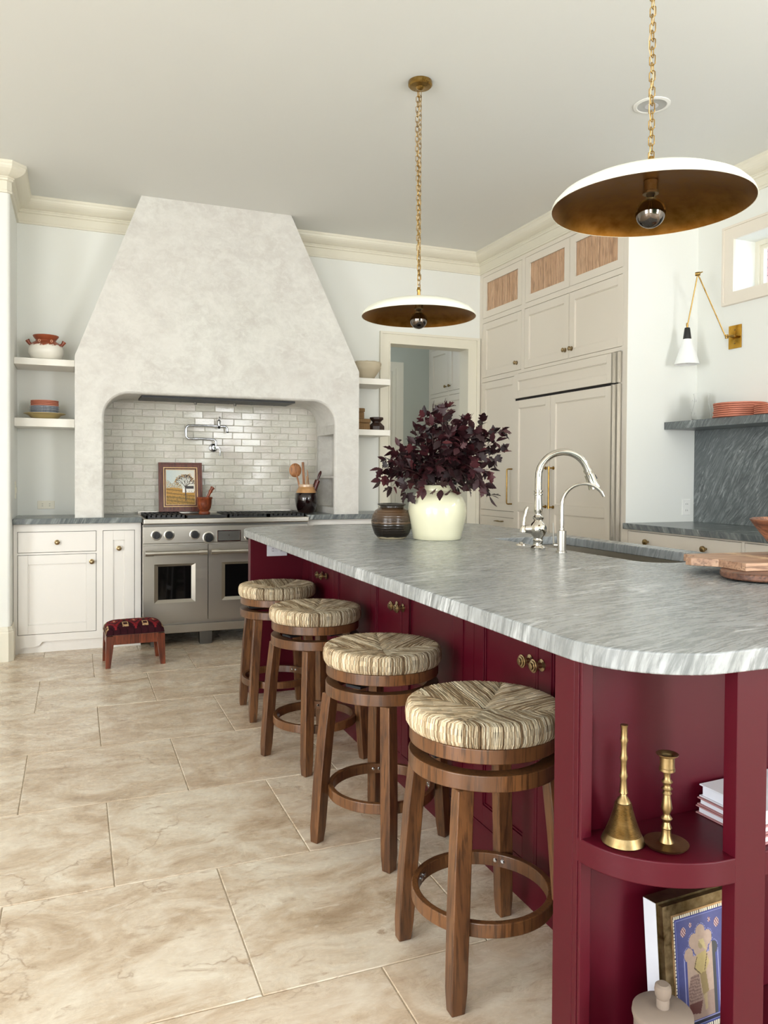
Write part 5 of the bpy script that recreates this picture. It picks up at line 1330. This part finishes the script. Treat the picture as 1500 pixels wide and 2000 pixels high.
# branch tips: (lateral, height above vase mouth, depth), metres
tips = [(-.30, .04, .02), (-.29, .10, -.05), (-.27, .16, .05), (-.22, .20, .0), (-.20, .10, -.12), (-.24, .0, -.04), (-.17, -.03, -.10), (-.13, .24, .08), (-.12, .16, -.15), (-.11, .32, .02), (-.08, .0, -.16),
        (-.07, .40, .0), (-.04, .34, -.10), (-.02, .43, .06), (.0, .26, -.18), (.02, .40, -.05), (.04, .46, .02), (.05, .30, -.16), (.07, .38, .10), (.09, .22, -.18), (.12, .34, .0), (.14, .28, .12), (.16, .38, -.02), (.18, .30, -.10), (.20, .20, -.12),
        (.24, .38, .04), (.26, .30, .0), (.30, .26, -.04), (.34, .33, .02), (.30, .16, .04), (.33, .20, -.04), (.26, .10, -.08), (.25, .02, .0), (.28, -.05, .02), (.20, .05, -.14), (.14, .02, -.14), (.05, .05, -.20), (-.03, .12, -.20), (.10, .12, .16), (-.1, .1, .16), (.0, .25, .2), (.16, .2, .18), (-.18, .18, .14), (.12, .0, .12)]
sb = new(); leaves = []
for (a, h_, d_) in tips:
    tip = cr*a*.90 + cf_*d_*1.1 + Vector((0, 0, h_*.82+.005)); base = Vector((rl.uniform(-.03, .03), rl.uniform(-.03, .03), -.16))
    mouth = Vector((cr*a + cf_*d_)).normalized()*.045 + Vector((0, 0, .02))
    out = (tip-mouth); arch_ = .16*out.length + (.10 if h_ < .08 else 0)
    pts = []
    for i in range(13):
        s = i/12
        p = mouth.lerp(tip, s) + Vector((0, 0, arch_*4*s*(1-s)*.6)); pts.append(p)
    tube(sb, [base, base.lerp(mouth, .6), mouth] + pts[1:], [.003]*3+[.0028-.0018*i/12 for i in range(1, 13)], 5)
    ln = sum((pts[i+1]-pts[i]).length for i in range(12)); n = max(6, int(ln/.027))
    for i in range(n+1):
        s = .12+.88*i/n; k = min(11, int(s*12)); p = pts[k].lerp(pts[k+1], s*12-k) if s < 1 else pts[12]
        dr = (pts[min(k+1, 12)]-pts[k]).normalized()
        m = 3 if i == n else 2
        for j in range(m):
            ax = rl.uniform(0, 2*PI); side = dr.orthogonal().normalized(); side.rotate(Matrix.Rotation(ax, 3, dr))
            dd = (dr*rl.uniform(.2, .9) + side*rl.uniform(.6, 1.1) + Vector((0, 0, rl.uniform(-.35, .15)))).normalized()
            if i == n and j == 0: dd = dr
            q0 = p+dd*.006
            nz = (side.cross(dd)+Vector((0, 0, .5))+Vector((rl.uniform(-.6, .6), rl.uniform(-.6, .6), rl.uniform(-.2, .5)))); nz = (nz-dd*nz.dot(dd)).normalized(); ny = nz.cross(dd)
            sc = rl.uniform(.040, .068)*(1 if s > .3 else .85)
            leaves.append((q0, dd, ny, nz, sc, 1 if rl.random() < .5 else 0))
# inner side twigs near the crown's heart keep it dense
for i in range(260):
    a = rl.gauss(.03, .11); h_ = rl.uniform(-.02, .28); d_ = rl.gauss(-.03, .08)
    if a*a/.04+(h_-.16)**2/.04 > 1.1: continue
    p = cr*a+cf_*d_+Vector((0, 0, h_)); dd = Vector((rl.uniform(-1, 1), rl.uniform(-1, 1), rl.uniform(-.8, .5))).normalized(); o_ = dd.orthogonal().normalized()
    leaves.append((p, dd, dd.cross(o_), o_, rl.uniform(.042, .066), rl.random() < .4))
st = br.p('stem', sb, tw, smooth=True, ang=2)
camp = Vector((0, 0, H))-br.loc
leaves.sort(key=lambda l: (l[0]-camp).length - l[4]*3 - .25*abs((l[0]).dot(cr)))
restV, restF = [], []
for i, (q, dd, ny, nz, sc, k) in enumerate(leaves):
    k = int(k); mt_ = Matrix(((dd.x*sc, ny.x*sc, nz.x*sc, q.x), (dd.y*sc, ny.y*sc, nz.y*sc, q.y), (dd.z*sc, ny.z*sc, nz.z*sc, q.z), (0, 0, 0, 1)))
    if i < 300:
        o = bpy.data.objects.new('leaf', LM[k][0]); C.objects.link(o); o.parent = br.e; o.matrix_local = mt_
    else:
        b0 = len(restV); restV += [tuple(mt_ @ Vector(v)) for v in LM[k][1]]; restF += [tuple(b0+j for j in f) for f in LM[k][2]]
me = bpy.data.meshes.new('leaves'); me.from_pydata(restV, [], restF); me.materials.append(lm.m); me.shade_smooth()
o = bpy.data.objects.new('leaves', me); C.objects.link(o); o.parent = br.e; o['kind'] = 'stuff'
print('leaves', len(leaves))
